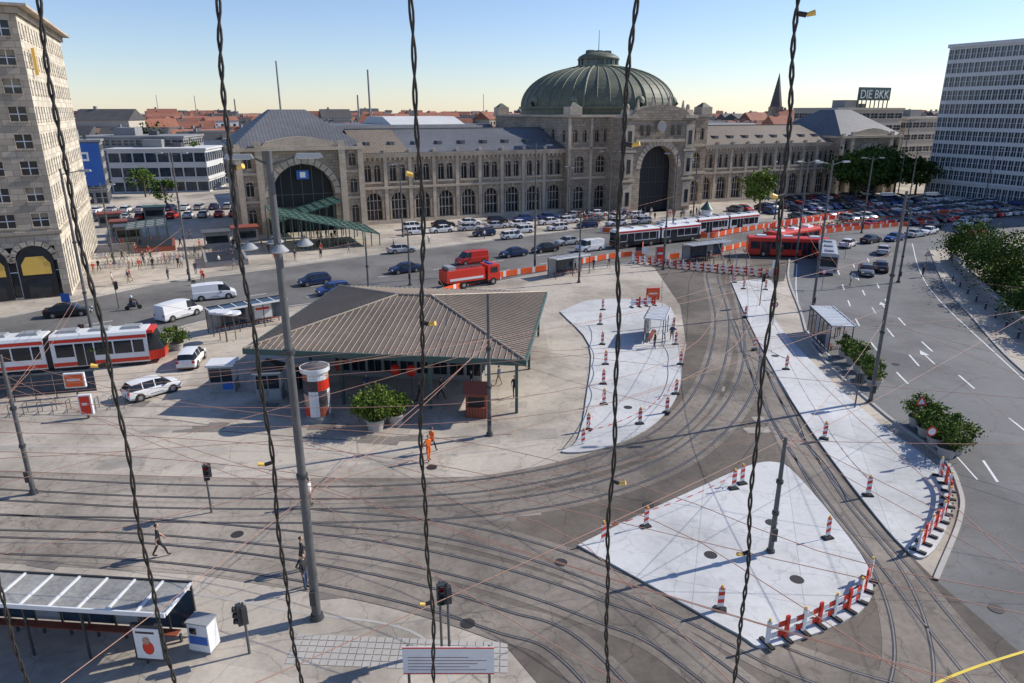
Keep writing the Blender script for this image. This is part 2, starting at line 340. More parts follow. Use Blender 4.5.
def pav(x0,x1,y0,H):
    c=(x0+x1)/2; W=(x1-x0)
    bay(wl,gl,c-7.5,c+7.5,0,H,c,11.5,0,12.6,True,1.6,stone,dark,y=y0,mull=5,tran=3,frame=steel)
    for e in(-1,1):
        a,b2=(x0,c-7.5) if e<0 else (c+7.5,x1)
        m=(a+b2)/2
        for z0,z1,zs,zt in((0,6,1.2,4.6),(6,11,7,9.6),(11,H,12,14.3)): bay(wl,gl,a,b2,z0,z1,m,1.3,zs,zt,True,.4,stone,y=y0)
        tr.box(a-.02 if e<0 else b2-1,a+1 if e<0 else b2+.02,y0-.5,y0+.02,0,H+.6,stonel)
        tr.box(c+e*7.5-.6,c+e*7.5+.6,y0-.6,y0+.02,0,H+1,stonel)
        tr.box(a+1.02 if e<0 else a,b2 if e<0 else b2-1.02,y0-.3,y0+.02,5.8,6.2,stonel); tr.box(a+1.02 if e<0 else a,b2 if e<0 else b2-1.02,y0-.3,y0+.02,10.8,11.2,stonel)
    tr.box(x0-.3,x1+.3,y0-.7,y0+.03,H-.6,H,stonel)
    n=16
    for i in range(n):
        t0=math.pi*i/n;t1=math.pi*(i+.86)/n
        vs=[]
        for t,rr in((t0,5.78),(t1,5.78),(t1,6.9),(t0,6.9)):
            for yy in(y0-.3,y0+.02): vs.append((c-rr*math.cos(t),yy,6.85+rr*math.sin(t)))
        tr.add(vs,[(0,2,4,6),(1,3,5,7),(0,1,3,2),(4,5,7,6),(2,3,5,4),(0,6,7,1)],stonel)
    for xs,sgn in((x0,1),(x1,-1)):
        T=Matrix.Translation((xs,y0 if sgn<0 else y0+26,0))@Matrix.Rotation(math.pi/2*(-sgn),4,'Z')
        wl.T=T;gl.T=T
        for i in range(5):
            for z0,z1,zs,zt in((0,7.2,1.2,5.6),(7.2,H,8.6,12)): bay(wl,gl,i*5.2,i*5.2+5.2,z0,z1,i*5.2+2.6,2,zs,zt,True,.4,stone)
        wl.T=gl.T=Matrix.Identity(4)
    wl.box(x0+.1,x1-.1,y0+25.5,y0+26,0,H,stone)
    tr.box(x0-.4,x0+.02,y0+.05,y0+26,H-.6,H,stonel); tr.box(x1-.02,x1+.4,y0+.05,y0+26,H-.6,H,stonel)
    hip(rf,x0-.5,x1+.5,y0-.3,y0+26.4,H+.02,H+6.6,slate,W*.38,11)
    tr.add([(c-7,y0-.2,H+.03),(c+7,y0-.2,H+.03),(c+6,y0-.2,H+1.0),(c+2.5,y0-.2,H+1.7),(c,y0-.2,H+1.9),(c-2.5,y0-.2,H+1.7),(c-6,y0-.2,H+1.0),
            (c-7,y0+1,H+.03),(c+7,y0+1,H+.03),(c+6,y0+1,H+1.0),(c+2.5,y0+1,H+1.7),(c,y0+1,H+1.9),(c-2.5,y0+1,H+1.7),(c-6,y0+1,H+1.0)],
            [(0,1,2,3,4,5,6),(7,8,9,10,11,12,13)]+[(i,(i+1)%7,7+(i+1)%7,7+i) for i in range(7)],stonel)
pav(-91,-68,-3,15.6); pav(60,83,-3,15.6)
c=-3; X0=-22;X1=16
for a in(X0,X0+5.5,X1-11,X1-5.5):
    m=a+2.75
    bay(wl,gl,a,a+5.5,0,7.6,m,2.6,.9,5.8,True,.6,stone,y=-2,mull=2,tran=2)
    bay(wl,gl,a,a+5.5,7.6,14,m,2.4,8.8,12.4,True,.6,stone,y=-2,mull=2,tran=2)
    for e in(-1.2,1.2): bay(wl,gl,a if e<0 else m,m if e<0 else a+5.5,14,20.6,m+e,1.1,15.4,18,True,.4,stone,y=-2)
    tr.box(a-.3,a+.3,-2.4,-1.98,0,20.4,stonel)
for xs,sgn in((X0,1),(X1,-1)):
    T=Matrix.Translation((xs,-2 if sgn<0 else 38,0))@Matrix.Rotation(math.pi/2*(-sgn),4,'Z'); wl.T=T;gl.T=T
    for i in range(8):
        bay(wl,gl,i*5,i*5+5,0,14,i*5+2.5,1.6,8.8,12,True,.4,stone); bay(wl,gl,i*5,i*5+5,14,20.6,i*5+2.5,1.6,15.4,18,True,.4,stone)
    wl.T=gl.T=Matrix.Identity(4)
wl.box(X0,X1,37.8,38,0,20.6,stone)
tr.box(X0-.5,X1+.5,-2.6,38.4,20.6,21.1,stonel); tr.box(X0-.2,X1+.2,-2.35,-1.98,7.4,7.9,stonel); tr.box(X0-.2,X1+.2,-2.4,-1.98,13.8,14.3,stonel)
for xx in(X0+1.2,X1-1.2):
    for yy in(-1.2,36.8): tr.box(xx-1.5,xx+1.5,yy-1.5,yy+1.5,21.1,22.8,stonel); rf.box(xx-1.3,xx+1.3,yy-1.3,yy+1.3,22.8,23.8,dome_m,1.1,1.1)
px0,px1,py=c-9.5,c+9.5,-9
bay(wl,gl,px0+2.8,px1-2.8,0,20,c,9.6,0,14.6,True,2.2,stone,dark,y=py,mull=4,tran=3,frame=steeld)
for a in(px0,px1-2.8):
    wl.box(a,a+2.8,py,-2,0,20.5,stone)
    tr.box(a-.3,a+3.1,py-.5,py+3,20.4,21,stonel); tr.box(a+.3,a+2.5,py-.3,py-.003,1,6.5,stonel); tr.box(a+.3,a+2.5,py-.3,py-.003,8,13,stonel);tr.box(a+.3,a+2.5,py-.3,py-.003,14,19,stonel)
    tr.box(a-.3,a+3.1,py-.5,py+.0,7,7.5,stonel); tr.box(a-.3,a+3.1,py-.5,py+.0,13.3,13.8,stonel)
    tr.box(a+.4,a+2.4,py+.2,py+2.4,21,22.2,stonel,.2,.2); tr.sphere((a+1.4,py+1.3,22.6),.5,.5,.8,stonel,8,6)
    for z in(1.8,8.8,14.8): gl.box(a+.9,a+1.9,py-.33,py-.3,z,z+3,glass)
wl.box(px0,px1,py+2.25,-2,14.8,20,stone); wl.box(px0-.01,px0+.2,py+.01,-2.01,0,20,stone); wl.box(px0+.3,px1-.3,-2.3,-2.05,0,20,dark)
rf.add([(px0+1.5,py+1.6,20.03),(px1-1.5,py+1.6,20.03),(px1-1.5,-2,20.03),(px0+1.5,-2,20.03),(c,py+1.6,23),(c,2,23)],[(0,4,5,3),(1,2,5,4)],dome_m)
ng=14; gp=[(px0+1.5,20.0)]+[(c-8*math.cos(math.pi*i/ng),20.3+2.9*math.sin(math.pi*i/ng)) for i in range(ng+1)]+[(px1-1.5,20.0)]
n=len(gp); tr.add([(u,py-.3,v) for u,v in gp]+[(u,py+1.5,v) for u,v in gp],[tuple(range(n)),tuple(range(n,2*n))]+[(i,(i+1)%n,n+(i+1)%n,n+i) for i in range(n)],stone)
tr.box(px0+3,px1-3,py-.6,py-.31,15.4,16,stonel); tr.cyl((c,py-.5,18.7),(c,py-.31,18.7),1.2,1.2,stonel,18); gl.cyl((c,py-.54,18.7),(c,py-.5,18.7),.95,.95,grey,18)
for e in(-5,-3.3,3.3,5): gl.box(c+e-.4,c+e+.4,py-.34,py-.3,16.8,19,glass)
for i in range(18):
    t0=math.pi*i/18;t1=math.pi*(i+.85)/18;vs=[]
    for t,rr in((t0,4.83),(t1,4.83),(t1,6),(t0,6)):
        for yy in(py-.3,py+.02): vs.append((c-rr*math.cos(t),yy,9.8+rr*math.sin(t)))
    tr.add(vs,[(0,2,4,6),(1,3,5,7),(0,1,3,2),(4,5,7,6),(2,3,5,4),(0,6,7,1)],stonel)
for xx in(-6,-2.2,2.2,6):
    hz=20.3+2.9*math.sqrt(1-(xx/8)**2); tr.box(c+xx-.4,c+xx+.4,py,py+.9,hz-.4,hz+.4,stonel); tr.cyl((c+xx,py+.4,hz+.4),(c+xx,py+.4,hz+1.5),.36,.22,stonel,7); tr.sphere((c+xx,py+.4,hz+1.7),.2,.2,.25,stonel,7,5)
dc=(c,18.0); RR=19.0; nd=40
prof=[(1.0,21.1),(1.0,22.4),(1.03,22.4),(1.03,22.9)]
for i in range(0,14):
    t=i/13*math.radians(77); prof.append((1.0*math.cos(t)**.85,22.9+9.2*math.sin(t)/math.sin(math.radians(77))))
vs=[];fs=[]
for rr,z in prof:
    for i in range(nd): t=2*math.pi*(i+.5)/nd; vs.append((dc[0]+RR*rr*math.cos(t),dc[1]+RR*rr*math.sin(t),z))
for j in range(len(prof)-1):
    for i in range(nd): fs.append((j*nd+i,j*nd+(i+1)%nd,(j+1)*nd+(i+1)%nd,(j+1)*nd+i))
rf.add(vs,fs,dome_m)
for i in range(nd):
    t=2*math.pi*(i+.5)/nd
    pp=[(dc[0]+(RR*rr+.05)*math.cos(t),dc[1]+(RR*rr+.05)*math.sin(t),z+.03) for rr,z in prof[4:]]
    rr_=.26 if i%5==0 else .12
    for a,b2 in zip(pp,pp[1:]): rf.cyl(a,b2,rr_,rr_,rib_m,5,False)
zt=prof[-1][1]; rt=RR*prof[-1][0]
rf.cyl((dc[0],dc[1],zt-.3),(dc[0],dc[1],zt+.4),rt+.3,rt+.1,rib_m,20)
rf.cyl((dc[0],dc[1],zt+.4),(dc[0],dc[1],zt+1.7),rt-.7,rt-.7,glassb,20)
for i in range(14):
    t=2*math.pi*i/14; rf.box(dc[0]+(rt-.6)*math.cos(t)-.18,dc[0]+(rt-.6)*math.cos(t)+.18,dc[1]+(rt-.6)*math.sin(t)-.18,dc[1]+(rt-.6)*math.sin(t)+.18,zt+.4,zt+1.7,rib_m)
rf.sphere((dc[0],dc[1],zt+1.7),rt-.1,rt-.1,1.9,dome_m,20,8,0)
for e in(-2.4,0,2.4): rf.box(dc[0]+e-.9,dc[0]+e+.9,dc[1]-1,dc[1]+1,zt+2.6,zt+3.9,steeld,.2,.2)
rf.cyl((dc[0],dc[1],zt+3.5),(dc[0],dc[1],zt+8.5),.1,.05,steeld,6)
for t in(-2.4,-1.57,-.74,-3.0):
    x,y=dc[0]+RR*.98*math.cos(t),dc[1]+RR*.98*math.sin(t); rf.sphere((x,y,24.0),1.1,1.1,1.3,rib_m,10,6)
    rf.cyl((x,y,23),(x+1.15*math.cos(t),y+1.15*math.sin(t),23.9),.5,.5,dark,8)
rf.box(-66,-24,30,75,13,18.6,slate,0,6); rf.box(-50,-30,40,70,18.6,20.5,concw,0,8); rf.box(20,70,34,80,13,18.2,slate,0,6)
wl.box(-66,70,26,80,0,13,stone)
for nm,mb in(('walls',wl),('windows',gl),('roof',rf),('stone_trim',tr)): mb.obj(nm,st)
sg=MB(); sg.box(-80.6,-78.4,-3.2,-3.05,9.8,11.4,blue); sg.box(-80.0,-79.0,-3.23,-3.2,10.1,11.1,whitep); sg.box(-84,-75,-2.6,-1.9,4.2,4.5,steel)
sg.obj('illuminated_sign',st)
# ------------------------------------------------------------ generic block buildings
def block(name,loc,rz,W,D,H,rows,cols,wm,gm,ww=.6,wh=.6,ground_h=4,colsD=None,parapet=.5,fr=None,wwD=None,wmD=None):
    e=empty(name,(loc[0],loc[1],0),rz); w=MB();gg=MB();t=MB()
    faces=[(Matrix.Identity(4),W,cols,ww,wm),(Matrix.Translation((W,0,0))@Matrix.Rotation(math.pi/2,4,'Z'),D,colsD or cols,wwD or ww,wmD or wm),(Matrix.Translation((0,D,0))@Matrix.Rotation(-math.pi/2,4,'Z'),D,colsD or cols,ww,wm)]
    for T,wd,cc,w2,wmm in faces:
        w.T=T;gg.T=T;t.T=T; bw=wd/cc; rh=(H-ground_h)/rows
        for i in range(cc):
            bay(w,gg,i*bw,(i+1)*bw,0,ground_h,(i+.5)*bw,bw*w2,.3,ground_h*.8,False,.3,wmm,gm,frame=fr)
            for j in range(rows):
                z0=ground_h+j*rh
                bay(w,gg,i*bw,(i+1)*bw,z0,z0+rh,(i+.5)*bw,bw*w2,z0+rh*(1-wh)/2,z0+rh*(1+wh)/2,False,.25,wmm,gm,frame=fr)
                if wh<.6: t.box((i+.5)*bw-bw*w2/2-.1,(i+.5)*bw+bw*w2/2+.1,-.14,.0,z0+rh*(1-wh)/2-.15,z0+rh*(1-wh)/2-.003,wmm)
                if fr is whitep and R.random()<.3: gg.box((i+.5)*bw-bw*w2/2+.05,(i+.5)*bw+bw*w2/2-.05,.2,.24,z0+rh*(1-wh)/2+rh*wh*R.uniform(.3,.7),z0+rh*(1+wh)/2,khaki)
        t.box(-.2,wd+.2,-.25,.02,ground_h-.15,ground_h+.2,wm)
    w.T=gg.T=t.T=Matrix.Identity(4)
    w.box(.01,W-.01,D-.2,D-.01,0,H,wm)
    t.box(-.35,W+.35,-.35,D+.35,H,H+parapet,wm)
    t.box(W*.3,W*.5,D*.3,D*.6,H+parapet,H+parapet+2.2,concd); t.box(W*.6,W*.68,D*.4,D*.5,H+parapet,H+parapet+1.2,steel)
    w.obj('walls',e);gg.obj('windows',e);t.obj('roof',e); return e
LB=block('stone_office_building',(-55.1-.906*44,85.1-.423*44),A,44,37.8,32.2,8,13,stone3,glass,.5,.52,ground_h=8,colsD=18,parapet=.7,fr=whitep,wwD=.4,wmD=stone2)  # wall colours carry painted sun on the right side, shade elsewhere
ex=MB(); ex.box(-.8,45.3,-1.1,38.8,32.92,33.2,stonel)
for i,xx in enumerate((31.5,36.2,40.9)):
    n=10; vs=[(xx-1.9,-.06,.1)]+[(xx-1.9*math.cos(math.pi*k/n),-.06,4.6+1.9*math.sin(math.pi*k/n)) for k in range(n+1)]+[(xx+1.9,-.06,.1)]
    ex.add(vs,[tuple(range(len(vs)))],dark); ex.add([(xx-1.5,-.1,3.0),(xx+1.5,-.1,3.0),(xx+1.5,-.1,4.3),(xx+.9,-.1,5.2),(xx-.9,-.1,5.2),(xx-1.5,-.1,4.3)],[(0,1,2,3,4,5)],lampy)
    for k in range(9):
        t0=math.pi*k/9;t1=math.pi*(k+.85)/9; ex.add([(xx-2.0*math.cos(t0),-.2,4.6+2.0*math.sin(t0)),(xx-2.0*math.cos(t1),-.2,4.6+2.0*math.sin(t1)),(xx-2.6*math.cos(t1),-.2,4.6+2.6*math.sin(t1)),(xx-2.6*math.cos(t0),-.2,4.6+2.6*math.sin(t0))],[(0,1,2,3)],stone3)
    ex.box(xx-1.2,xx+1.2,-.12,-.08,.2,2.4,glass)
ex.box(44.26,44.6,4,4.6,26,29,lampy)
ex.obj('arcade_entrances',LB)
TB=block('glass_office_tower',(114,197),A-math.pi/2,50,18,37.4,10,34,concw,glassb,.84,.72,ground_h=4,colsD=10,parapet=.9,fr=concw)
BK=block('insurance_office_building',(94,213),A,28,16,22.2,5,8,concb,glassb,.9,.42,ground_h=5,parapet=.6)
BK2=block('insurance_office_wing',(122,227),A,26,16,19.5,4,8,concb,glassb,.9,.42,ground_h=5,parapet=.6)
sg=MB(); sg.box(11.5,25,3,3.3,24.9,28.6,green)
for i in range(8): sg.box(11.7+i*1.85,11.85+i*1.85,3.3,3.6,22.8,28.6,steeld)
sg.obj('roof_sign_frame',BK)
cu=bpy.data.curves.new('roof_sign_letters','FONT'); cu.body='DIE BKK'; cu.size=3.4; cu.extrude=.06; cu.materials.append(whitep)
to=bpy.data.objects.new('roof_sign_letters',cu); bpy.context.collection.objects.link(to); to.parent=BK; to.location=(11.8,2.85,25.5); to.rotation_euler=(math.pi/2,0,0)
block('modern_white_building',(-112,200),A*.3,26,18,11.5,2,8,concw,glassb,.9,.62,ground_h=3.5,fr=steeld)
block('grey_office_building',(-125,207),A*.3,30,20,14.5,4,9,concd,glassb,.8,.5,ground_h=4)
block('brick_warehouse',(-92,232),A*.3,34,16,13,3,9,cityw,glass,.5,.5,ground_h=4)
bb=block('banner_office_building',(-108,172),A,9,9,14.8,4,3,concd,glassb,.8,.5,ground_h=3.5)
ban=MB(); ban.box(2.2,8.8,-.32,-.27,4.5,14.6,blue); ban.box(4.2,4.7,-.36,-.33,9,12.5,whitep); ban.box(4.7,6.3,-.36,-.33,12,12.5,whitep); ban.box(4.7,6.3,-.36,-.33,10.4,10.9,whitep); ban.box(5.9,6.3,-.36,-.33,10.9,12,whitep); ban.obj('blue_banner',bb)
block('rear_apartment_building',(150,190),A,40,18,22,6,12,concb,glassb,.6,.5)
# ------------------------------------------------------------ distant city
ct=MB()
def house(x,y,w,d,h,win):
    ct.T=Matrix.Translation((x,y,0))@Matrix.Rotation(R.uniform(-.6,.6)+A,4,'Z')
    ct.box(-w/2,w/2,-d/2,d/2,0,h,R.choice((cityw,cityw,concw,concb)))
    rm=rooft if R.random()<.6 else roofd; rh=R.uniform(2,5)
    ct.add([(-w/2-.3,-d/2-.4,h),(w/2+.3,-d/2-.4,h),(w/2+.3,d/2+.4,h),(-w/2-.3,d/2+.4,h),(-w/2-.3,0,h+rh),(w/2+.3,0,h+rh)],[(0,1,5,4),(2,3,4,5),(0,4,3),(1,2,5)],rm)
    ct.box(-w/4,-w/4+1,-.5,.5,h,h+rh+1,concd)
    if win:
        for k in range(int(w/3)):
            for zz in range(2,int(h)-1,3): ct.box(-w/2+1+k*3,-w/2+2.2+k*3,-d/2-.05,-d/2-.01,zz,zz+1.5,glass)
for i in range(2100):
    y=250*(8**R.random()); x=R.uniform(-1.0,1.0)*y*.95
    if -150<x<170 and y<330: continue
    house(x,y,R.uniform(8,26),R.uniform(8,14),R.uniform(7,14)+(5 if R.random()<.22 else 0),y<600)
for i in range(130):
    x=R.uniform(-200,-55); y=R.uniform(258,335); house(x,y,R.uniform(10,24),R.uniform(8,13),R.uniform(7,12.5),True)
for i in range(50):
    x=R.uniform(130,230); y=R.uniform(255,330); house(x,y,R.uniform(10,24),R.uniform(8,13),R.uniform(9,17),True)
ct.T=Matrix.Identity(4)
for x,y,h,r_ in((-80,255,38,.45),(-52,270,36,.5),(-125,600,34,1),(80,700,32,.9),(-300,800,34,1.2),(-240,500,32,.3),(-180,420,30,.3),(-20,520,33,.3),(60,560,32,.3)): ct.cyl((x,y,0),(x,y,h),r_,r_*.6,concd,8)
ct.obj('distant_city')
cs=MB(); x,y=143,400; cs.box(x-3,x+3,y-3,y+3,0,24,stone); cs.cyl((x,y,24),(x,y,41),3.4,.1,roofd,8,False); cs.obj('church_spire')
def leaves(mb,c,rad,n,size,cl=None,mix=(.4,.4,.2)):
    k=max(6,n//60 if cl is None else cl); cen=[]
    for _ in range(k):
        while 1:
            p=Vector((R.uniform(-1,1),R.uniform(-1,1),R.uniform(-1,1)))
            if .3<p.length<1: break
        cen.append((p,R.uniform(.12,.28)))
    for _ in range(n):
        p,s=R.choice(cen); q=p+Vector((R.gauss(0,s),R.gauss(0,s),R.gauss(0,s*.8)))
        pos=Vector((c[0]+q.x*rad[0],c[1]+q.y*rad[1],c[2]+q.z*rad[2]))
        if pos.z<.1: pos.z=.1+R.random()*.3
        a=Vector((R.gauss(0,1),R.gauss(0,1),R.gauss(0,1))).normalized(); b=a.orthogonal().normalized(); b=(b*R.uniform(.5,1)+a.cross(b)*R.uniform(-.5,.5)).normalized(); s2=size*R.uniform(.6,1.3)
        t=a*s2; u=b*s2*.6
        m=R.choices((leafA,leafB,leafC),mix)[0]
        mb.add([pos-t,pos+u,pos+t,pos-u],[(0,1,2,3)],m)
def tree(name,x,y,h,r,n=1500,size=.35,mix=(.4,.4,.2),cz=.64,rz_=.34):
    t=MB(); t.cyl((0,0,0),(.1,0,h*.45),h*.03,h*.02,bark,8)
    for i in range(7):
        a=i*2.4; z=h*(.3+.05*i); t.cyl((0.05,0,z),(r*.65*math.cos(a),r*.65*math.sin(a),z+h*.25),h*.014,h*.005,bark,5)
    t.cyl((.1,0,h*.45),(0,0,h*.85),h*.02,h*.006,bark,6)
    leaves(t,(0,0,h*cz),(r,r,h*rz_),n,size,None,mix); return t.obj(name,None,(x,y,0),R.uniform(0,6))
tree('deciduous_tree',88,182,12,6,3200,.5,(.7,.27,.03)); tree('deciduous_tree',95,187,13,6.5,3200,.5,(.7,.27,.03)); tree('deciduous_tree',102,190,11,5.5,2400,.5,(.7,.27,.03)); tree('deciduous_tree',110,194,10,5,1800,.5,(.7,.27,.03))
tree('deciduous_tree',55,157,9.5,3.4,1500,.35,(.05,.3,.65)); tree('deciduous_tree',-118,235,18,7,2200,.55); tree('deciduous_tree',128,160,9,5,1400,.5)
tree('deciduous_tree',-95,215,13,5,1200,.5); tree('deciduous_tree',-132,225,15,6,1500,.5); tree('deciduous_tree',-76,215,10,4,900,.45); tree('deciduous_tree',-82,168,7,3,700,.3); tree('deciduous_tree',-98,190,8,3.5,800,.35)
for x,y,h,r_ in((62.5,88,6,3.8),(60.5,80.5,6,3.8),(57.6,73.5,5.2,3.4),(55.5,66.5,4.6,3.2),(67,93,7,4.2),(65,84,6.5,4.2),(68,103,6.5,3.5),(61.5,72,5.5,4),(59.5,64,5,4)): tree('shrub_tree',x,y,h,r_,5200,.17,(.42,.38,.2),.5,.46)
tl=MB()
for i in range(150):
    y=R.uniform(270,1400); x=R.uniform(-1,1)*y*.9
    if -50<x<130 and y<340: continue
    leaves(tl,(x,y,6),(14,8,6),80,2.2)
tl.obj('distant_trees')
# ------------------------------------------------------------ retaining wall + pavement
rw=MB(); wp=smooth(P("66,108 62,99.5 55.3,82.7 50,67 47.5,58.4 45,48"))
wp=[p+Vector((2.4,-.5)) for p in wp]; ribbon(rw,wp,-.25,.25,0,concd,1.3); ribbon(rw,wp,-.3,.3,1.3,kerb,.12)
rw.obj('retaining_wall')
bo=MB(); bo.cyl((0,0,0),(0,0,.85),.11,.10,steeld,8); bo.sphere((0,0,.86),.11,.11,.08,steeld,8,4); bo.cyl((0,0,.7),(0,0,.78),.113,.113,whitep,8,False); bome=bo.mesh('bollard')
for i in range(11): place(bome,'bollard',(59.9-1.2*i,93-3.6*i,0))
# ------------------------------------------------------------ pavilion
pv=empty('kiosk_pavilion',(-8.6,60,0),math.radians(-7))
W_,D_=10.9,10.3; k=MB(); hz=6.5; z0=4.55
cor=[(-W_,-D_),(W_,-D_),(W_,D_),(-W_,D_)]
k.add([(x,y,z0) for x,y in cor]+[(-1.5,0,hz),(1.5,0,hz)],[(0,1,5,4),(1,2,5),(2,3,4,5),(3,0,4)],kroof)
for x0,x1,y0,y1 in((-W_-.1,W_+.1,-D_-.1,-D_+.05),(-W_-.1,W_+.1,D_-.05,D_+.1),(-W_-.1,-W_+.05,-D_+.06,D_-.06),(W_-.05,W_+.1,-D_+.06,D_-.06)): k.box(x0,x1,y0,y1,z0-.42,z0+.03,green)
nrib=44
for i in range(1,nrib):
    x=-W_+2*W_*i/nrib
    t=min(1,(W_-abs(x))/(W_-1.5)) if abs(x)>1.5 else 1
    for sg_ in(-1,1): k.cyl((x,sg_*D_,z0+.03),(x,sg_*D_*(1-t),z0+(hz-z0)*t+.03),.038,.038,krib,4,False)
    y=-D_+2*D_*i/nrib; t=1-abs(y)/D_
    for sg_ in(-1,1): k.cyl((sg_*W_,y,z0+.03),(sg_*(W_-(W_-1.5)*t),y,z0+(hz-z0)*t+.03),.038,.038,krib,4,False)
for cx_,cy_ in cor: k.cyl((cx_,cy_,z0+.05),(1.5 if cx_>0 else -1.5,0,hz+.05),.1,.1,krib,6)
k.cyl((-1.5,0,hz+.05),(1.5,0,hz+.05),.12,.12,krib,6)
k.box(-W_+.1,W_-.1,-D_+.1,D_-.1,z0-.3,z0-.2,concd)
k.obj('roof',pv)
k=MB()
for x in(-10.2,-3.5,3.5,10.2):
    for y in(-9.6,0,9.6):
        if abs(x)<5 and y==0: continue
        k.box(x-.11,x+.11,y-.11,y+.11,0,z0-.3,green)
for x in(-10.2,-3.5,3.5,10.2): k.box(x-.12,x+.12,-9.8,9.8,z0-.6,z0-.31,green)
k.obj('posts',pv)
k=MB();kg=MB()
k.box(-6.5,6.5,-3.5,7.5,3.3,3.6,green)
for i in range(9):
    x=-6.5+i*13/9; bay(k,kg,x,x+13/9,0,3.3,x+13/18,1.2,.5,2.7,False,.1,concd,glass,y=-3.5,mull=1,frame=steel)
    kg.box(x+.15,x+1.3,-3.56,-3.52,2.75,3.2,(red,blue,steeld,whitep,green)[i%5])
for xs,sgn in((-6.5,1),(6.5,-1)):
    T=Matrix.Translation((xs,-3.5 if sgn<0 else 7.5,0))@Matrix.Rotation(math.pi/2*(-sgn),4,'Z'); k.T=kg.T=T
    for i in range(6): bay(k,kg,i*11/6,(i+1)*11/6,0,3.3,(i+.5)*11/6,1.5,.5,2.7,False,.1,concd,glass,mull=1,frame=steel)
    k.T=kg.T=Matrix.Identity(4)
k.box(-6.5,6.5,7.3,7.5,0,3.3,concd); k.box(-6.3,6.3,-3,-2.8,0,3.2,dark)
for x in(-9,-8): k.box(x,x+.8,-7,-6.4,0,1.9,steeld)
k.obj('shop_walls',pv); kg.obj('shop_windows',pv)
k=MB()
for x in(.2,1.5):
    k.cyl((x,-7.6,0),(x,-7.6,2.2),.03,.03,steel,6); k.sphere((x,-7.6,2.3),.42,.42,.5,red,10,8)
k.obj('red_parasols',pv)
# ------------------------------------------------------------ vehicles
def car_mesh(S,wx=1.3,wr=.32,nm='parked_car',blank=0):
    m=MB(); pa=paint['silver']; m.mi(pa); rows=[]
    for (x,zb,be,ro,w,rw_) in S:
        h=[(w*.9,zb),(w,zb+.18),(w,be-.12),(w*.955,be),(rw_,ro),(rw_*.6,ro+.03),(0,ro+.04)]
        rows.append([(x,-a,z) for a,z in h]+[(x,a,z) for a,z in reversed(h[:-1])])
    n=len(rows[0])
    for i in range(len(rows)-1):
        A0,B0=S[i],S[i+1]; ra=A0[3]-A0[2]>.2; rb=B0[3]-B0[2]>.2
        for j in range(n-1):
            kk=j if j<6 else 11-j
            mm=pa
            if kk==3 and (ra or rb) and abs(A0[0]-B0[0])>.12 and not(blank and B0[0]<blank): mm=glass
            if kk in(4,5) and ra!=rb: mm=glass
            m.add([rows[i][j],rows[i+1][j],rows[i+1][j+1],rows[i][j+1]],[(0,1,2,3)],mm,kk not in(3,))
    m.add(rows[0],[tuple(range(n))],pa); m.add(rows[-1],[tuple(range(n-1,-1,-1))],pa)
    w=max(s[4] for s in S)
    m.box(S[0][0]+.1,S[-1][0]-.1,-w*.86,w*.86,.14,.3,tyre)
    for x in(-wx,wx):
        for s in(-1,1):
            m.cyl((x,s*(w-.25),wr),(x,s*(w+.004),wr),wr+.07,wr+.07,tyre,16); m.cyl((x,s*(w-.2),wr),(x,s*(w+.02),wr),wr,wr,tyre,16); m.cyl((x,s*(w-.1),wr),(x,s*(w+.028),wr),wr*.62,wr*.58,chrome,10)
    xf=S[-1][0];xb=S[0][0]
    for s in(-1,1):
        m.box(xf-.2,xf-.02,s*w*.72-.16,s*w*.72+.16,.55,.72,whitep); m.box(xb-.01,xb+.12,s*w*.78-.12,s*w*.78+.12,.7,.92,taill)
        m.box(.62,.82,s*(w+.02)-.09,s*(w+.02)+.09,.92,1.05,tyre)
        m.box(-.5,.55,s*(w+.004)-.004,s*(w+.004)+.004,.42,.46,tyre)
    m.box(xb-.03,xb,-.26,.26,.5,.62,whitep); m.box(xf,xf+.03,-.26,.26,.36,.47,whitep); m.box(xf-.06,xf+.012,-.42,.42,.48,.6,tyre)
    return m.mesh(nm)
hatch=car_mesh([(-2.1,.35,.72,.74,.70,.6),(-2.04,.25,.95,.98,.80,.70),(-1.72,.22,.96,1.40,.85,.62),(-1.0,.2,.95,1.47,.87,.63),(-.93,.2,.95,1.475,.87,.63),(-.05,.2,.94,1.48,.87,.63),(.03,.2,.94,1.48,.87,.63),(.62,.2,.93,1.42,.87,.61),(1.3,.22,.92,.95,.86,.72),(1.9,.25,.80,.82,.83,.68),(2.1,.3,.60,.62,.72,.6)])
sedan=car_mesh([(-2.35,.35,.72,.74,.72,.6),(-2.28,.25,.93,.95,.80,.70),(-1.75,.22,.96,1.0,.85,.70),(-1.15,.2,.96,1.36,.88,.60),(-1.0,.2,.95,1.40,.88,.62),(-.25,.2,.94,1.43,.88,.62),(-.17,.2,.94,1.43,.88,.62),(.45,.2,.93,1.38,.88,.60),(1.2,.22,.91,.94,.87,.72),(2.05,.25,.78,.80,.84,.68),(2.3,.3,.58,.60,.72,.6)],1.4,.33)
van=car_mesh([(-2.5,.3,1.1,1.75,.86,.74),(-2.44,.25,1.12,1.88,.92,.8),(-1.0,.22,1.12,1.94,.94,.82),(-.9,.2,1.12,1.95,.94,.82),(.4,.2,1.12,1.94,.94,.82),(.48,.2,1.12,1.94,.94,.82),(1.15,.2,1.1,1.84,.94,.76),(1.85,.22,1.05,1.1,.92,.8),(2.35,.25,.85,.87,.88,.72),(2.5,.3,.6,.62,.78,.6)],1.55,.34,'delivery_van',blank=.45)
def car(me,x,y,deg,col,name='parked_car'): return place(me,name,(x,y,0.01),math.radians(deg),over={0:paint[col]})
car(hatch,-29.3,60.3,100,'white'); car(hatch,-29.3,52.9,50,'white'); car(sedan,-50.0,76.0,20,'black','driving_car')
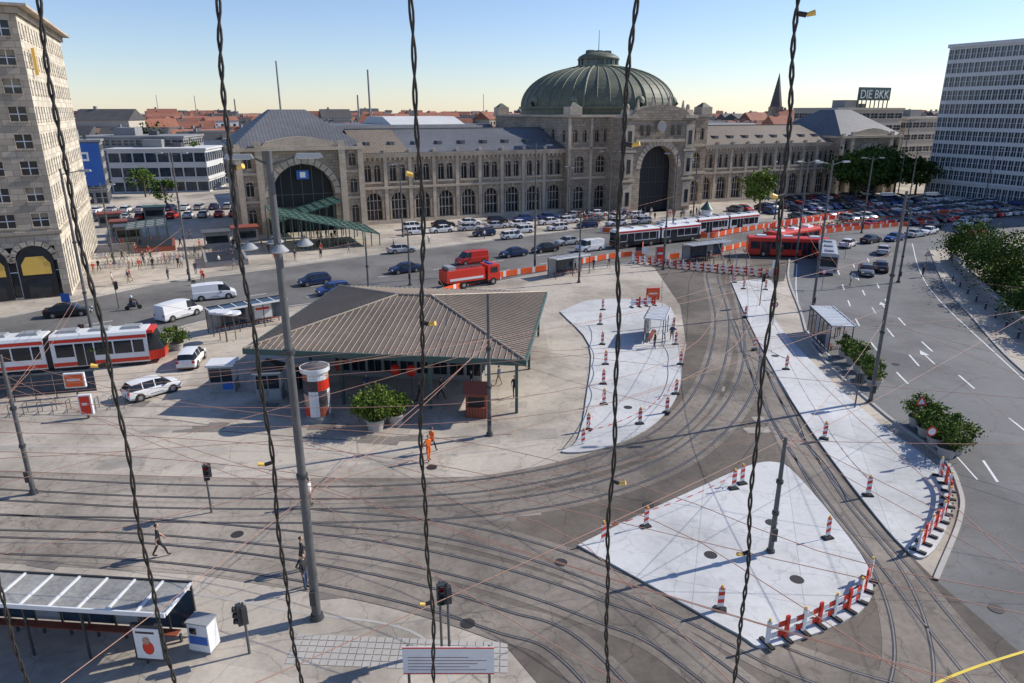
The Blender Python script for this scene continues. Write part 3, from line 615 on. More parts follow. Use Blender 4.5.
car(van,-36.6,83.6,25,'white','delivery_van'); car(van,-37.2,75.3,62,'white','delivery_van')
car(hatch,-26.3,91.0,215,'dblue','driving_car'); car(hatch,-22.6,86,215,'blue','driving_car'); car(sedan,-15.3,98.2,212,'dblue','driving_car')
car(van,-6.1,104.4,212,'red','delivery_van'); car(sedan,.2,109.8,212,'dblue','driving_car'); car(sedan,5.4,113.6,212,'black','driving_car'); car(van,12.8,114.4,212,'white','delivery_van')
car(sedan,9.5,120,212,'silver','driving_car'); car(sedan,-18,113,28,'silver','driving_car'); car(hatch,0,126,28,'white','driving_car')
cols=['white','silver','black','blue','red','grey','dblue','silver','white','black','white']
u=(math.cos(A),math.sin(A)); nn=(math.sin(A),-math.cos(A))
for i in range(10):
    s=-62+i*5.6+R.uniform(-.5,.5); x=31.6+u[0]*s+nn[0]*15; y=170.4+u[1]*s+nn[1]*15
    car(R.choice([sedan,hatch]),x,y,25+R.choice([0,180]),R.choice(['white','silver','white','white','grey']),'taxi')
for i in range(9):
    s=-60+i*6.0+R.uniform(-.5,.5); x=31.6+u[0]*s+nn[0]*9; y=170.4+u[1]*s+nn[1]*9
    car(R.choice([sedan,hatch]),x,y,25,R.choice(['white','silver','black','blue','white']))
for i in range(6):
    s=-50+i*7+R.uniform(-1,1); x=31.6+u[0]*s+nn[0]*22; y=170.4+u[1]*s+nn[1]*22
    car(R.choice([sedan,hatch]),x,y,205,R.choice(['white','silver','dblue','white']),'taxi')
for row,(d,s0,s1,ang) in enumerate([(16,14,70,115),(22,16,78,115),(31,18,84,115),(37,26,88,115),(46,32,90,115),(8,40,72,115)]):
    s=s0
    while s<s1:
        if R.random()<.82:
            x=31.6+u[0]*s+nn[0]*d; y=170.4+u[1]*s+nn[1]*d; car(R.choice([sedan,hatch,hatch]),x,y,ang+R.choice([0,180])+R.uniform(-3,3),R.choice(cols))
        s+=2.75
for x,y,a,cc in((53.3,99.5,68,'black'),(50.0,97,250,'grey'),(62.9,122,35,'black'),(68,124,215,'blue'),(78,131,215,'white'),(86,129.4,210,'red'),(60,112,60,'silver'),(72,140,30,'red'),(90,140,30,'white'),(97,145,30,'silver'),(57,118,50,'white'),(74,128,30,'silver'),(83,138,30,'black')): car(sedan,x,y,a,cc,'driving_car')
def coach(name,L,W,H,loc,deg,low,up,roofm,doors=2,joints=0,wheels=True,band=None,skirt=None):
    e=empty(name,(loc[0],loc[1],.01),math.radians(deg)); n=joints+1; seg=L/n
    for q in range(n):
        x0=-L/2+q*seg+(.25 if q else 0); x1=-L/2+(q+1)*seg-(.25 if q<n-1 else 0)
        m=MB(); w=W/2; zl=1.15
        m.extr([(-w+.06,.32),(-w,.45),(-w,zl),(w,zl),(w,.45),(w-.06,.32)],x0,x1,low)
        m.extr([(-w,zl),(-w,H-.35),(-w+.12,H-.12),(-w+.4,H),(w-.4,H),(w-.12,H-.12),(w,H-.35),(w,zl)],x0,x1,up)
        m.obj('body_section',e); g2=MB()
        for s in(-1,1):
            x=x0+.35; i=0
            while x<x1-.5:
                ww=min(1.55,x1-.2-x)
                g2.box(x,x+ww-.12,s*(w+.006)-.006,s*(w+.006)+.006,1.28,2.45,glass)
                if i%4==1 and doors: g2.box(x,x+ww-.12,s*(w+.009)-.006,s*(w+.009)+.006,.42,2.45,glass); g2.box(x+ww/2-.08,x+ww/2-.03,s*(w+.016)-.004,s*(w+.016)+.004,.42,2.45,low)
                x+=ww;i+=1
            if band: g2.box(x0+.02,x1-.02,s*(w+.004)-.004,s*(w+.004)+.004,2.6,2.9,band)
            if skirt: g2.box(x0+.02,x1-.02,s*(w+.003)-.003,s*(w+.003)+.003,.46,.8,skirt)
        for i in range(3):
            xx=x0+(x1-x0)*(i+.5)/3; g2.box(xx-.8,xx+.8,-.6,.6,H,H+.22,roofm,.1,.1)
        if q==0: g2.box(x0-.02,x0,-w+.15,w-.15,1.2,H-.5,glass); g2.box(x0-.04,x0-.015,-w+.15,-w+.5,.6,.8,taill); g2.box(x0-.04,x0-.015,w-.5,w-.15,.6,.8,taill)
        if q==n-1: g2.box(x1,x1+.02,-w+.12,w-.12,1.05,H-.45,glass); g2.box(x1,x1+.03,-w+.3,w-.3,H-.42,H-.15,dark)
        g2.obj('windows',e); t=MB()
        if q<n-1: t.extr([(-w+.1,.4),(-w+.1,H-.2),(w-.1,H-.2),(w-.1,.4)],x1-.02,x1+.55,tyre)
        for xx in((x0+seg*.2,x1-seg*.2) if wheels else (x0+1.5,x1-1.5)):
            for s in(-1,1):
                if wheels: t.cyl((xx,s*(w-.3),.48),(xx,s*(w+.02),.48),.48,.48,tyre,16); t.cyl((xx,s*(w-.2),.48),(xx,s*(w+.03),.48),.25,.25,chrome,10)
                else: t.box(xx-1,xx+1,s*(w-.2)-.1,s*(w-.2)+.1,.06,.5,tyre)
        t.obj('wheels',e)
    return e
tm=coach('tram',32,2.35,3.3,(-48.7,57.0),15,whitep,whitep,grey,joints=3,wheels=False,band=red,skirt=red)
tn=MB(); tn.add([(16,-1.17,.4),(17.2,-.8,.5),(17.2,.8,.5),(16,1.17,.4),(16,-1.17,1.3),(17.3,-.85,1.3),(17.3,.85,1.3),(16,1.17,1.3)],[(0,1,5,4),(1,2,6,5),(2,3,7,6),(4,5,6,7),(0,3,2,1)],red)
tn.add([(16.01,-1.16,1.31),(17.2,-.84,1.31),(17.2,.84,1.31),(16.01,1.16,1.31),(16.01,-1.1,2.9),(16.5,-.8,2.9),(16.5,.8,2.9),(16.01,1.1,2.9)],[(0,1,5,4),(1,2,6,5),(2,3,7,6),(4,5,6,7)],glass)
tn.box(16.03,16.5,-1,1,2.9,3.2,red); tn.obj('cab',tm)
coach('articulated_bus',18,2.5,3.1,(25,121),28,dark,whitep,whitep,joints=1,band=red)
coach('tram',24,2.35,3.2,(37,131.5),30,whitep,whitep,grey,joints=2,band=red,skirt=red)
coach('city_bus',12,2.5,3.1,(46.5,102),68,paint['silver'],paint['silver'],grey,band=whitep)
coach('city_bus',12,2.5,3.1,(47.5,118),35,red,red,whitep)
coach('city_bus',12,2.5,3.1,(43.5,110),-10,red,red,whitep)
fe=empty('red_lorry',(-5.5,90.2,0.01),math.radians(32)); m=MB()
m.box(-4,1.6,-1.2,1.2,.95,2.5,red,.04,.04); m.box(2,3.9,-1.2,1.2,.7,2.7,red,.12,.06); m.box(-4.2,4,-1,1,.55,.95,tyre); m.box(1.6,2,-.9,.9,.95,1.6,steeld); m.obj('body',fe)
m=MB(); m.box(3.84,3.93,-1.0,1.0,1.7,2.45,glass); m.box(-3.6,1.3,-1.23,-1.2,1.2,1.5,whitep)
for s in(-1,1): m.box(2.5,3.5,s*1.19-.02,s*1.19+.02,1.7,2.4,glass); m.box(-3.9,1.5,s*.5-.05,s*.5+.05,2.62,2.72,steel)
for i in range(14): m.box(-3.8+.4*i,-3.74+.4*i,-.5,.5,2.62,2.7,steel)
m.box(-3.6,-2.6,-.9,.9,2.5,3.0,grey); m.box(3.9,4.05,-1.2,1.2,.6,.9,whitep); m.box(2.6,3.0,-.8,.8,2.7,2.85,blue); m.obj('fittings',fe)
m=MB()
for x in(-2.8,-1.6,2.8):
    for s in(-1,1): m.cyl((x,s*.9,.5),(x,s*1.23,.5),.5,.5,tyre,14); m.cyl((x,s*1.1,.5),(x,s*1.25,.5),.25,.25,chrome,8)
m.obj('wheels',fe)
# ------------------------------------------------------------ lamp posts
def lamp_post(x,y,h,r0=.17,arms=(),kind='overhead_line_pole'):
    m=MB(); m.cyl((0,0,0),(0,0,h),r0,r0*.6,steel,12); m.cyl((0,0,0),(0,0,.25),r0+.12,r0+.06,steeld,12)
    for z in(h*.35,h*.62): m.cyl((0,0,z),(0,0,z+.18),r0+.03,r0+.03,steeld,10)
    m.box(-.14,.14,-r0-.14,-r0+.02,.9,1.6,steeld)
    for z,L,a in arms:
        dx,dy=math.cos(a),math.sin(a); m.cyl((0,0,z-.3),(dx*L,dy*L,z),.05,.035,steel,6)
        m.T=Matrix.Translation((dx*L,dy*L,z))@Matrix.Rotation(a,4,'Z')
        m.box(-.1,.95,-.17,.17,-.06,.1,grey,.1,.06); m.box(.05,.8,-.12,.12,-.09,-.061,whitep); m.T=Matrix.Identity(4)
    return m.obj(kind,None,(x,y,0))
lamp_post(-8.9,26.4,20.6,.21,[(20.4,1.0,.3),(20.4,.6,3.4)],'street_lamp')
m=MB()
for a in(0,1.57,3.14,4.71):
    x,y=1.0*math.cos(a+.4),1.0*math.sin(a+.4); m.cyl((0,0,.3),(x,y,.25),.03,.03,steel,6); m.cyl((x,y,.0),(x,y,.22),.33,.12,grey,12); m.cyl((x,y,-.04),(x,y,0),.28,.33,whitep,12)
m.obj('saucer_luminaire',None,(-8.9,26.4,17.1))
for x,y,h,arms in((-39.3,62.5,17.2,[(17,1.5,.2)]),(-28.9,37.3,8.9,[]),(-43.9,93.2,16.9,[(16.8,1.2,0),(16.8,1.2,3.14)]),(-1.6,45.3,10.4,[]),(3.3,99.5,17.7,[(17.5,1.4,0),(17.5,1.4,3.14)]),(-13.5,90.4,7.5,[]),(34.8,78.2,16.9,[(16.7,1.3,.3),(16.7,1.3,3.4)]),(28.4,51.2,16.5,[(16.3,1.5,.1),(16.3,1.0,3.2)]),(13.5,31.3,6.7,[]),(28.5,124.2,15.2,[(15,1.4,0),(15,1.4,3.14)]),(43.2,105.1,15.1,[(15,1.4,.5),(15,1.4,3.6)]),(19.4,141.3,14.6,[(14.4,1.4,0),(14.4,1.4,3.14)]),
    (97.7,180,20,[(19.8,1.4,0),(19.8,1.4,3.14)]),(66,132,14,[(13.8,1.2,0),(13.8,1.2,3.1)]),(84,150,14,[(13.8,1.2,0)]),(-20,128,13,[(12.8,1.2,3)]),(-60,104,12,[(11.8,1.2,0)]),(52,92,10,[(9.8,1.5,3)]),(110,165,14,[(13.8,1.2,0)]),(36,140,13,[(12.8,1.2,2)]),(-16,76,9,[]),(9,92,9,[]),(22,100,10,[]),(-70,112,10,[(9.8,1,0)]),(12,150,11,[(10.8,1.2,2),(10.8,1.2,5)]),(56,150,12,[(11.8,1.2,2),(11.8,1.2,5)])):
    lamp_post(x,y,h,.16 if h>9 else .15,arms,'street_lamp' if arms else 'overhead_line_pole')
wr=MB()
def span(a,b,sag=.25,r_=.015,n=6):
    a=Vector(a);b=Vector(b); pts=[a.lerp(b,i/n)-Vector((0,0,sag*4*(i/n)*(1-i/n))) for i in range(n+1)]; wr.tube(pts,r_,wire,4)
for T in(T1,T2,T3,T5,T6,T7):
    wr.tube([(p.x,p.y,5.6) for p in T[::4]],.017,wire,4)
pl={'a':(-8.9,26.4),'b':(-28.9,37.3),'c':(-1.6,45.3),'d':(13.5,31.3),'e':(28.4,51.2),'f':(34.8,78.2),'g':(-39.3,62.5),'h':(-13.5,90.4),'i':(3.3,99.5),'j':(43.2,105.1),'k':(28.5,124.2),'l':(-43.9,93.2),'m':(-60,30),'n':(-40,12),'o':(25,10),'p':(48,30),'q':(-16,8),'r':(50,60)}
for p,q in('ab','ac','bc','cd','ad','de','ce','ef','bg','gh','hi','ij','fj','ik','gl','cf','be','ei','am','an','ao','ae','bm','bn','bq','cn','cm','dp','do','dq','ep','er','fr','cp','mc','dr','gc','qc','od','ob','pe','eo','gb','hc'):
    span((*pl[p],R.uniform(5.9,7.2)),(*pl[q],R.uniform(6,8)),R.uniform(.2,.6),.014)
for a,b2 in(((-8.9,26.4,9),(-60,24,8)),((-8.9,26.4,9),(25,10,10)),((-28.9,37.3,8.5),(-20,5,14)),((28.4,51.2,7),(26,8,12)),((-8.9,26.4,6.5),(12,5,10)),((-8.9,26.4,12),(28.4,51.2,12)),((-28.9,37.3,8.8),(-8.9,26.4,10))): span(a,b2,.5,.013)
wr.obj('overhead_wires')
# ------------------------------------------------------------ hanging cables
for x,hs in((-2.62,()),(-1.84,(20.9,)),(-1.15,(21.78,20.4)),(-.405,(21.75,21.1,19.6)),(.49,(21.87,20.3)),(1.155,(22.36,21.66,19.9))):
    m=MB(); ph=R.uniform(0,6); n=360; A1=[];B1=[]
    for i in range(n+1):
        z=14+12*i/n; dx=.022*math.sin(z*1.1+ph)+.012*math.sin(z*3.1+ph*2)+.005*math.sin(z*9+ph); dy=.02*math.cos(z*.9+ph); t=z*26+2.6*math.sin(z*2.3+ph)
        A1.append((x+dx+.007*math.cos(t),3+dy+.007*math.sin(t),z)); B1.append((x+dx-.007*math.cos(t),3+dy-.007*math.sin(t),z))
    m.tube(A1,.0056,cable,5); m.tube(B1,.0056,cable,5)
    for z in hs:
        dx=.022*math.sin(z*1.1+ph)+.012*math.sin(z*3.1+ph*2)+.005*math.sin(z*9+ph); s=R.choice((-1,1)); m.cyl((x+dx,3,z),(x+dx+s*.03,2.99,z-.006),.010,.010,cable,8); m.cyl((x+dx+s*.03,2.99,z-.006),(x+dx+s*.06,2.98,z+.002),.008,.011,lampy,8)
    m.obj('twisted_light_cable')
# ------------------------------------------------------------ barriers and posts
def bake_mesh():
    m=MB(); m.box(-.3,.3,-.2,.2,0,.1,tyre,.04,.03); n=5
    for i in range(n):
        z0=.15+i*.2; c_=red if i%2 else whitep
        m.add([(-.14,-.02,z0),(.14,-.02,z0+.09),(.14,-.02,z0+.29),(-.14,-.02,z0+.2),(-.14,.02,z0),(.14,.02,z0+.09),(.14,.02,z0+.29),(-.14,.02,z0+.2)],[(0,1,2,3),(7,6,5,4),(0,4,5,1),(2,6,7,3),(1,5,6,2),(0,3,7,4)],c_)
    m.cyl((0,0,.1),(0,0,.2),.03,.03,steel,6); m.cyl((0,0,1.2),(0,0,1.36),.055,.055,lampy,8); m.box(-.08,.08,-.05,.05,1.12,1.24,orange)
    return m.mesh('warning_post')
bk=bake_mesh()
for x,y in P("9.5,72.2 8.9,65.4 8.5,59.7 7.7,54.9 7.2,50.6 4.9,43.7 9.4,47 16.1,65.4 15.3,59.7 13.3,52.7 17,70.4 23.4,63.9 14.2,38.3 13.5,37.7 21.9,44.5 21.3,36.9 17,32.5 4.9,32.2 7.4,33.6 9.6,26.8 24.4,58.4 32.0,82.7 32.6,87.6 26,75 29.8,91.5 10.5,78 5.5,46 11.8,49 29.9,88"): place(bk,'warning_post',(x,y,.0 if x<4.95 else .12),R.uniform(-.5,.5)).rotation_euler[0]=R.uniform(-.06,.06)
tp=MB()
def tape(s,z=.95,zb=.12):
    p=P(s)
    for (x0,y0),(x1,y1) in zip(p,p[1:]):
        L=math.hypot(x1-x0,y1-y0); n=max(2,int(L/.45))
        for i in range(n):
            a=i/n;b=(i+1)/n; s1=.22*4*a*(1-a); s2=.22*4*b*(1-b)
            A_=(x0+(x1-x0)*a,y0+(y1-y0)*a,z+zb-s1);B_=(x0+(x1-x0)*b,y0+(y1-y0)*b,z+zb-s2)
            tp.add([A_,B_,(B_[0],B_[1],B_[2]+.07),(A_[0],A_[1],A_[2]+.07)],[(0,1,2,3)],red if i%2 else whitep)
tape("4.9,32.2 7.4,33.6 13.5,37.7 14.2,38.3"); tape("4.9,43.7 9.4,47 13.3,52.7 15.3,59.7 16.1,65.4 17,70.4"); tape("9.5,72.2 8.9,65.4 8.5,59.7 7.7,54.9 7.2,50.6 4.9,43.7"); tape("21.3,36.9 21.9,44.5 24.4,58.4 23.4,63.9 26,75")
tp.obj('barrier_tape')
def fence(path,z=0,hh=1.0,cc=None):
    p=smooth(P(path),10); L=[0]
    for a,b_ in zip(p,p[1:]): L.append(L[-1]+(b_-a).length)
    def at(d):
        d=max(0,min(d,L[-1]-1e-4)); i=max(j for j in range(len(L)) if L[j]<=d); i=min(i,len(p)-2)
        return p[i].lerp(p[i+1],(d-L[i])/(L[i+1]-L[i]+1e-9))
    m=MB(); d=0;k_=0
    while d<L[-1]-.1:
        a=at(d);b_=at(d+.5); v=(b_-a)
        if v.length<.05: break
        m.T=Matrix.Translation((a.x,a.y,z))@Matrix.Rotation(math.atan2(v.y,v.x),4,'Z')
        if cc: m.box(0,v.length,-.03,.03,.1,hh,cc if k_%5 else whitep)
        else:
            for zz in(.25,.72): m.box(0,v.length,-.02,.02,zz,zz+.26,red if k_%2 else whitep)
        if k_%2==0 and not cc: m.box(-.09,.09,-.05,.05,.05,hh+.2,red if k_%4 else whitep); m.box(-.1,.1,-.4,.4,0,.1,tyre)
        if k_%4==0 and not cc: m.cyl((0,0,hh+.2),(0,0,hh+.34),.06,.06,lampy,7)
        d+=.5;k_+=1
    m.T=Matrix.Identity(4); return m.obj('construction_barrier')
fence("11,24.6 12.7,25.3 15,26.5 16.3,27.4 17.8,29.3",.12); fence("21.2,31.3 22.8,32.9 24.6,34.7 26.4,37.4 27.0,39.5",.12)
fence("-9,85.1 -1.7,94.4 5.5,99.5 15.6,107.8 21,110",0,.9,orange); fence("18.3,105.1 24.6,100.9 31,97.6 36.9,95",.03); fence("16.7,132.8 34,126.2 45,134 78.4,157 110.9,156",0,1.0,orange)
fence("24,107 34,113 44,122 62,133 85,143",0,.9,orange); fence("14,79 17,80",.12); fence("50,137 66,148 90,161 108,167",0,1,red); fence("40,119 56,132 76,142 100,150",0,.9,red); fence("21,112 24,122 36,137",0,.9,orange)
hd=MB()
for p in [smooth(P("48,131 64,140 88,152 112,160"),12),smooth(P("20,128 30,133 42,137"),10)]:
    for q in p:
        hd.box(q.x-.8,q.x+.8,q.y-.4,q.y+.4,0,.5,concd)
        for _ in range(22):
            a=Vector((R.gauss(0,1),R.gauss(0,1),R.gauss(0,1))).normalized()*.22; b_=a.orthogonal().normalized()*.16; c_=Vector((q.x+R.uniform(-.9,.9),q.y+R.uniform(-.4,.4),R.uniform(.5,1)))
            hd.add([c_-a,c_+b_,c_+a,c_-b_],[(0,1,2,3)],R.choice((leafB,orange,leafA,red)))
hd.obj('flower_planter_row')
# ------------------------------------------------------------ planters
def planter(x,y,r_,h,br,n=700,mix=(.2,.45,.35)):
    m=MB(); m.cyl((0,0,0),(0,0,h),r_*.75,r_,kerb,16); m.cyl((0,0,h-.12),(0,0,h),r_+.05,r_+.05,kerb,16); m.cyl((0,0,h-.05),(0,0,h+.01),r_*.9,r_*.9,bark,14)
    for i in range(5): m.cyl((0,0,h),(br*.5*math.cos(i*1.26),br*.5*math.sin(i*1.26),h+br),.04,.015,bark,5)
    leaves(m,(0,0,h+br*.85),(br,br,br*.8),n,.11,None,mix); return m.obj('planter_shrub',None,(x,y,0))
planter(-9.9,46.3,.7,.9,1.3,4200,(.15,.35,.5)); planter(-8.6,47.3,.65,.85,1.0,2200,(.15,.35,.5))
for i,(x,y) in enumerate(P("31.2,62.2 31.0,60.2 30.7,58.2 30.5,56.2 30.1,54.4 29.6,46.9 29.3,45.2 29.1,43.6 28.9,42.1 30.4,46 30,44.2 29.8,42.6")): planter(x+.1,y,.6,.75,.75+.14*(i%3),1100)
for x,y in P("-33,62 -32.4,64.2 -37.5,60"): planter(x,y,.6,.7,1.0,1100)
# ------------------------------------------------------------ street furniture
m=MB(); m.cyl((0,0,0),(0,0,.35),1.02,1.0,concd,24); m.cyl((0,0,.35),(0,0,3.9),.92,.92,concd,24)
pc=[whitep,post1,red,post2,whitep,post1,grey,whitep,red,post2,post1,whitep,brownred,post1,whitep,red,post2,whitep]
for i in range(24):
    t=2*math.pi*i/24; t2=2*math.pi*(i+.97)/24; rr=.935
    for j,(z0_,z1_) in enumerate(((.5,1.25),(1.28,2.2),(2.24,2.5),(2.53,3.3),(3.33,3.85))):
        cc=pc[((i//3)*5+j*7)%18] if j!=2 else (whitep if (i//3)%2 else post1)
        m.add([(rr*math.cos(t),rr*math.sin(t),z0_),(rr*math.cos(t2),rr*math.sin(t2),z0_),(rr*math.cos(t2),rr*math.sin(t2),z1_),(rr*math.cos(t),rr*math.sin(t),z1_)],[(0,1,2,3)],cc)
m.cyl((0,0,3.9),(0,0,4.2),1.08,1.08,whitep,24); m.cyl((0,0,4.2),(0,0,4.5),1.0,.3,steel,24); m.obj('advertising_column',None,(-14.5,48.2,0),.4)
m=MB(); m.box(-.8,.8,-.8,.8,0,2.0,brownred); m.add([(-1.0,-1.0,2.0),(1.0,-1.0,2.0),(1.0,1.0,2.0),(-1.0,1.0,2.0),(-1.0,0,2.7),(1.0,0,2.7)],[(0,1,5,4),(2,3,4,5),(0,4,3),(1,2,5),(0,3,2,1)],brownred); m.box(-.6,.6,-.84,-.8,1.0,1.7,dark); m.box(-.7,.7,-1.05,-.8,.9,.97,brownred)
for i in range(7): m.box(-.78+i*.24,-.76+i*.24,-.815,-.8,.05,.88,dark)
m.obj('snack_booth',None,(-2.6,49,0),-.1)
for x,y,c1,rf_ in((-23.8,54,blue,0),(-19.5,52.5,grey,1)):
    m=MB(); m.box(-1,1,-.9,.9,0,.15,concd); m.box(-.95,.95,-.85,.85,.15,2.3,grey)
    for i in range(2):
        m.box(-.85+i*.9,-.05+i*.9,-.89,-.85,1.0,2.1,glass); m.box(-.85+i*.9,-.05+i*.9,-.89,-.85,.3,.9,c1 if i else concd)
        m.box(.95,.99,-.75+i*.8,-.05+i*.8,1.0,2.1,whitep)
    m.box(-1.1,1.1,-1,1,2.3,2.45,whitep)
    if rf_: m.add([(-1.2,-1.1,2.46),(1.2,-1.1,2.46),(1.2,1.1,2.46),(-1.2,1.1,2.46),(0,0,3.3)],[(0,1,4),(1,2,4),(2,3,4),(3,0,4)],steel)
    m.obj('information_kiosk',None,(x,y,0),.15)
m=MB(); m.cyl((0,0,0),(0,0,3),.08,.08,steel,8)
for dx,dy,z in((0,0,3.0),(.6,.8,2.7),(-.9,.6,2.9)): m.cyl((dx,dy,0),(dx,dy,z),.05,.05,steel,6); m.cyl((dx,dy,z),(dx,dy,z+.2),.8,.75,whitep,18)
m.obj('round_canopy_stand',None,(-28.5,66.5,0))
def shelter(name,x,y,rz,L,D=1.9,H=2.6,n=6,slat=False,roofm=None,ad=None):
    e=empty(name,(x,y,0),rz); m=MB(); s=L/n
    for i in range(n+1):
        xx=-L/2+i*s; m.box(xx-.04,xx+.04,D/2-.1,D/2-.02,0,H,steeld); m.box(xx-.05,xx+.05,-D/2,D/2,H,H+.1,whitep)
        if i%2==0: m.box(xx-.04,xx+.04,-D/2+.1,-D/2+.18,0,H,steeld)
    m.box(-L/2,L/2,-D/2-.08,-D/2-.01,H-.05,H+.15,whitep); m.box(-L/2,L/2,D/2+.01,D/2+.08,H-.05,H+.12,steeld); m.obj('frame',e); g3=MB()
    for i in range(n):
        xx=-L/2+i*s
        if slat:
            for k_ in range(3): g3.box(xx+.08+k_*s/3,xx+.08+(k_+.6)*s/3,-D/2+.02,D/2-.02,H+.02,H+.07,whitep)
            g3.box(xx+.05,xx+s-.05,-D/2+.02,D/2-.02,H-.04,H+.0,dark)
        else: g3.add([(xx+.06,-D/2,H+.03),(xx+s-.06,-D/2,H+.03),(xx+s-.06,D/2,H+.05),(xx+.06,D/2,H+.05)],[(0,1,2,3)],roofm or grey)
        g3.box(xx+.06,xx+s-.06,D/2-.07,D/2-.05,.3,H-.3,glassb if i%3 else grey)
    g3.obj('panels',e); t=MB()
    t.box(-L/2+.6,L/2-.6,D/2-.75,D/2-.35,.42,.48,brownred)
    for i in range(n): t.box(-L/2+.7+i*s,-L/2+.78+i*s,D/2-.6,D/2-.5,0,.42,steeld)
    t.obj('bench',e)
    if ad:
        t=MB(); t.box(L/2-1.6,L/2-.3,-D/2-.05,-D/2+.1,.3,2.1,steeld); t.box(L/2-1.5,L/2-.4,-D/2-.08,-D/2-.051,.45,1.95,whitep); t.sphere((L/2-.95,-D/2-.085,1.0),.25,.008,.35,red,10,6); t.sphere((L/2-1.0,-D/2-.09,1.35),.16,.008,.2,post2,10,6); t.box(L/2-1.4,L/2-.6,-D/2-.087,-D/2-.08,1.7,1.8,post1); t.box(-L/2+.3,-L/2+1.4,-D/2-.05,-D/2+.1,.3,2.1,red)
        for q in range(3): t.box(-L/2+3+q*1.9,-L/2+3.8+q*1.9,D/2-.1,D/2-.075,1.1,1.9,(whitep,lampy,whitep)[q])
        t.obj('poster_case',e)
    return e
lr=mat('milky_roof_glass',(.36,.35,.32),.35,.35,.6,5,stain=.2)
shelter('tram_stop_shelter',-19.6,24.9,math.radians(-5),11.4,2.0,2.6,9,roofm=lr,ad=1)
shelter('tram_stop_shelter',-28,71.5,math.radians(40),8,2,2.6,6,roofm=glassb)
shelter('tram_stop_shelter',14.6,67.5,1.25,4.5,2,2.7,4,True); shelter('tram_stop_shelter',31.6,66.5,1.45,7,2.2,2.7,6,True)
shelter('tram_stop_shelter',8,96.5,.6,6,2,2.7,4); shelter('tram_stop_shelter',30,107,.5,8,2,2.7,5)
m=MB(); m.box(-.5,.5,-.35,.35,.15,1.5,whitep,.03,.03); m.box(-.45,.45,-.3,.3,0,.15,concd); m.box(-.42,.42,-.36,-.345,.5,.9,blue); m.box(-.35,-.05,-.37,-.35,1.0,1.3,glass); m.box(-.52,.52,-.37,.37,1.5,1.56,grey); m.obj('ticket_machine',None,(-13.2,24.5,0),-.2)
def signal(x,y,rz,h=3.3):
    m=MB(); m.cyl((0,0,0),(0,0,h),.06,.05,steel,8); m.box(-.15,.15,-.28,-.06,h-1.0,h-.05,steeld)
    for i,c_ in enumerate((green,lampy,taill)): m.cyl((0,-.285,h-.85+i*.3),(0,-.32,h-.85+i*.3),.1,.1,c_ if i!=1 else steeld,10); m.cyl((0,-.28,h-.8+i*.3),(0,-.42,h-.76+i*.3),.12,.12,steeld,8,False)
    m.box(.06,.3,-.12,.1,h-.9,h-.1,steeld); m.obj('traffic_light',None,(x,y,0),rz)
signal(-3.0,24.3,.3,3.6); signal(-2.7,24.5,-1.2,3.4); signal(-11.2,24.2,-1,2.6); signal(-17.3,35.2,.6,3.2); signal(-40,62,.4); signal(-46,79,1); signal(38,98,.4,4); signal(29.3,80,.3,4); signal(26.6,50,2,3)
m=MB()
for x in(-1.6,1.6): m.box(x-.05,x+.05,-.05,.05,0,2.1,steel)
m.box(-1.8,1.8,-.09,-.05,.8,2.1,whitep)
for i in range(5): m.box(-1.6,1.5-.35*((i*2)%3),-.1,-.09,1.0+i*.15,1.02+i*.15,brownred)
m.box(-1.8,1.8,-.105,-.088,2.04,2.1,red); m.box(-1.8,1.8,-.105,-.088,.8,.84,red); m.obj('construction_notice_board',None,(-2.5,22.3,0),0)
def sign(x,y,kind,rz=0):
    m=MB(); m.cyl((0,0,0),(0,0,2.6),.035,.035,steel,6)
    if kind=='tri':
        m.add([(-.45,-.05,2.0),(.45,-.05,2.0),(0,-.05,2.78)],[(0,1,2)],red); m.add([(-.28,-.056,2.1),(.28,-.056,2.1),(0,-.056,2.58)],[(0,1,2)],whitep)
    elif kind=='round': m.cyl((0,-.05,2.4),(0,-.08,2.4),.33,.33,red,18); m.cyl((0,-.081,2.4),(0,-.09,2.4),.24,.24,whitep,18)
    else: m.box(-.5,.5,-.08,-.05,1.6,2.6,whitep if kind=='w' else blue)
    m.obj('traffic_sign',None,(x,y,0),rz)
sign(29.2,46.1,'tri'); sign(40,88,'round'); sign(60,100,'tri'); sign(36,94,'w'); sign(-50,76,'b'); sign(20,104,'w'); sign(52,108,'round'); sign(27,41,'round'); sign(-35,60,'w'); sign(28,72,'round')
def box_sign(nm,x,y,rz,w,h,z,cc,cf):
    m=MB(); m.box(-w/2,w/2,-.15,.15,z,z+h,cf,.01,.01); m.box(-w/2+.1,w/2-.1,-.17,-.151,z+.1,z+h-.1,cc); m.box(-w/2+.25,w/2-.3,-.18,-.171,z+h*.5,z+h*.62,whitep if cc!=whitep else red)
    m.box(-.06,.06,-.06,.06,0,z,steel); m.obj(nm,None,(x,y,0),rz)
box_sign('advertising_panel',-31.9,48.3,.2,.9,1.6,.3,red,whitep); box_sign('advertising_panel',-34.5,51.5,.2,1.5,1.2,1.2,orange,whitep); box_sign('advertising_panel',-27,73,.6,2,2,.6,whitep,grey); box_sign('advertising_panel',22,103,.3,1.4,2.4,.5,red,grey); box_sign('advertising_panel',17,82,.1,1.6,1.4,.3,orange,red)
m=MB()
for i in range(9):
    x=i*1.0; m.tube([(x,0,0),(x,0,.9),(x,.7,.9),(x,.7,0)],.03,steel,6)
m.obj('cycle_stands',None,(-38,48.5,0),.2)
m=MB()
for i in range(6):
    m.box(i*1.5,i*1.5+1.4,-.03,.03,.3,2.0,glassb); m.box(i*1.5-.06,i*1.5-.01,-.05,.05,0,2.2,steeld)
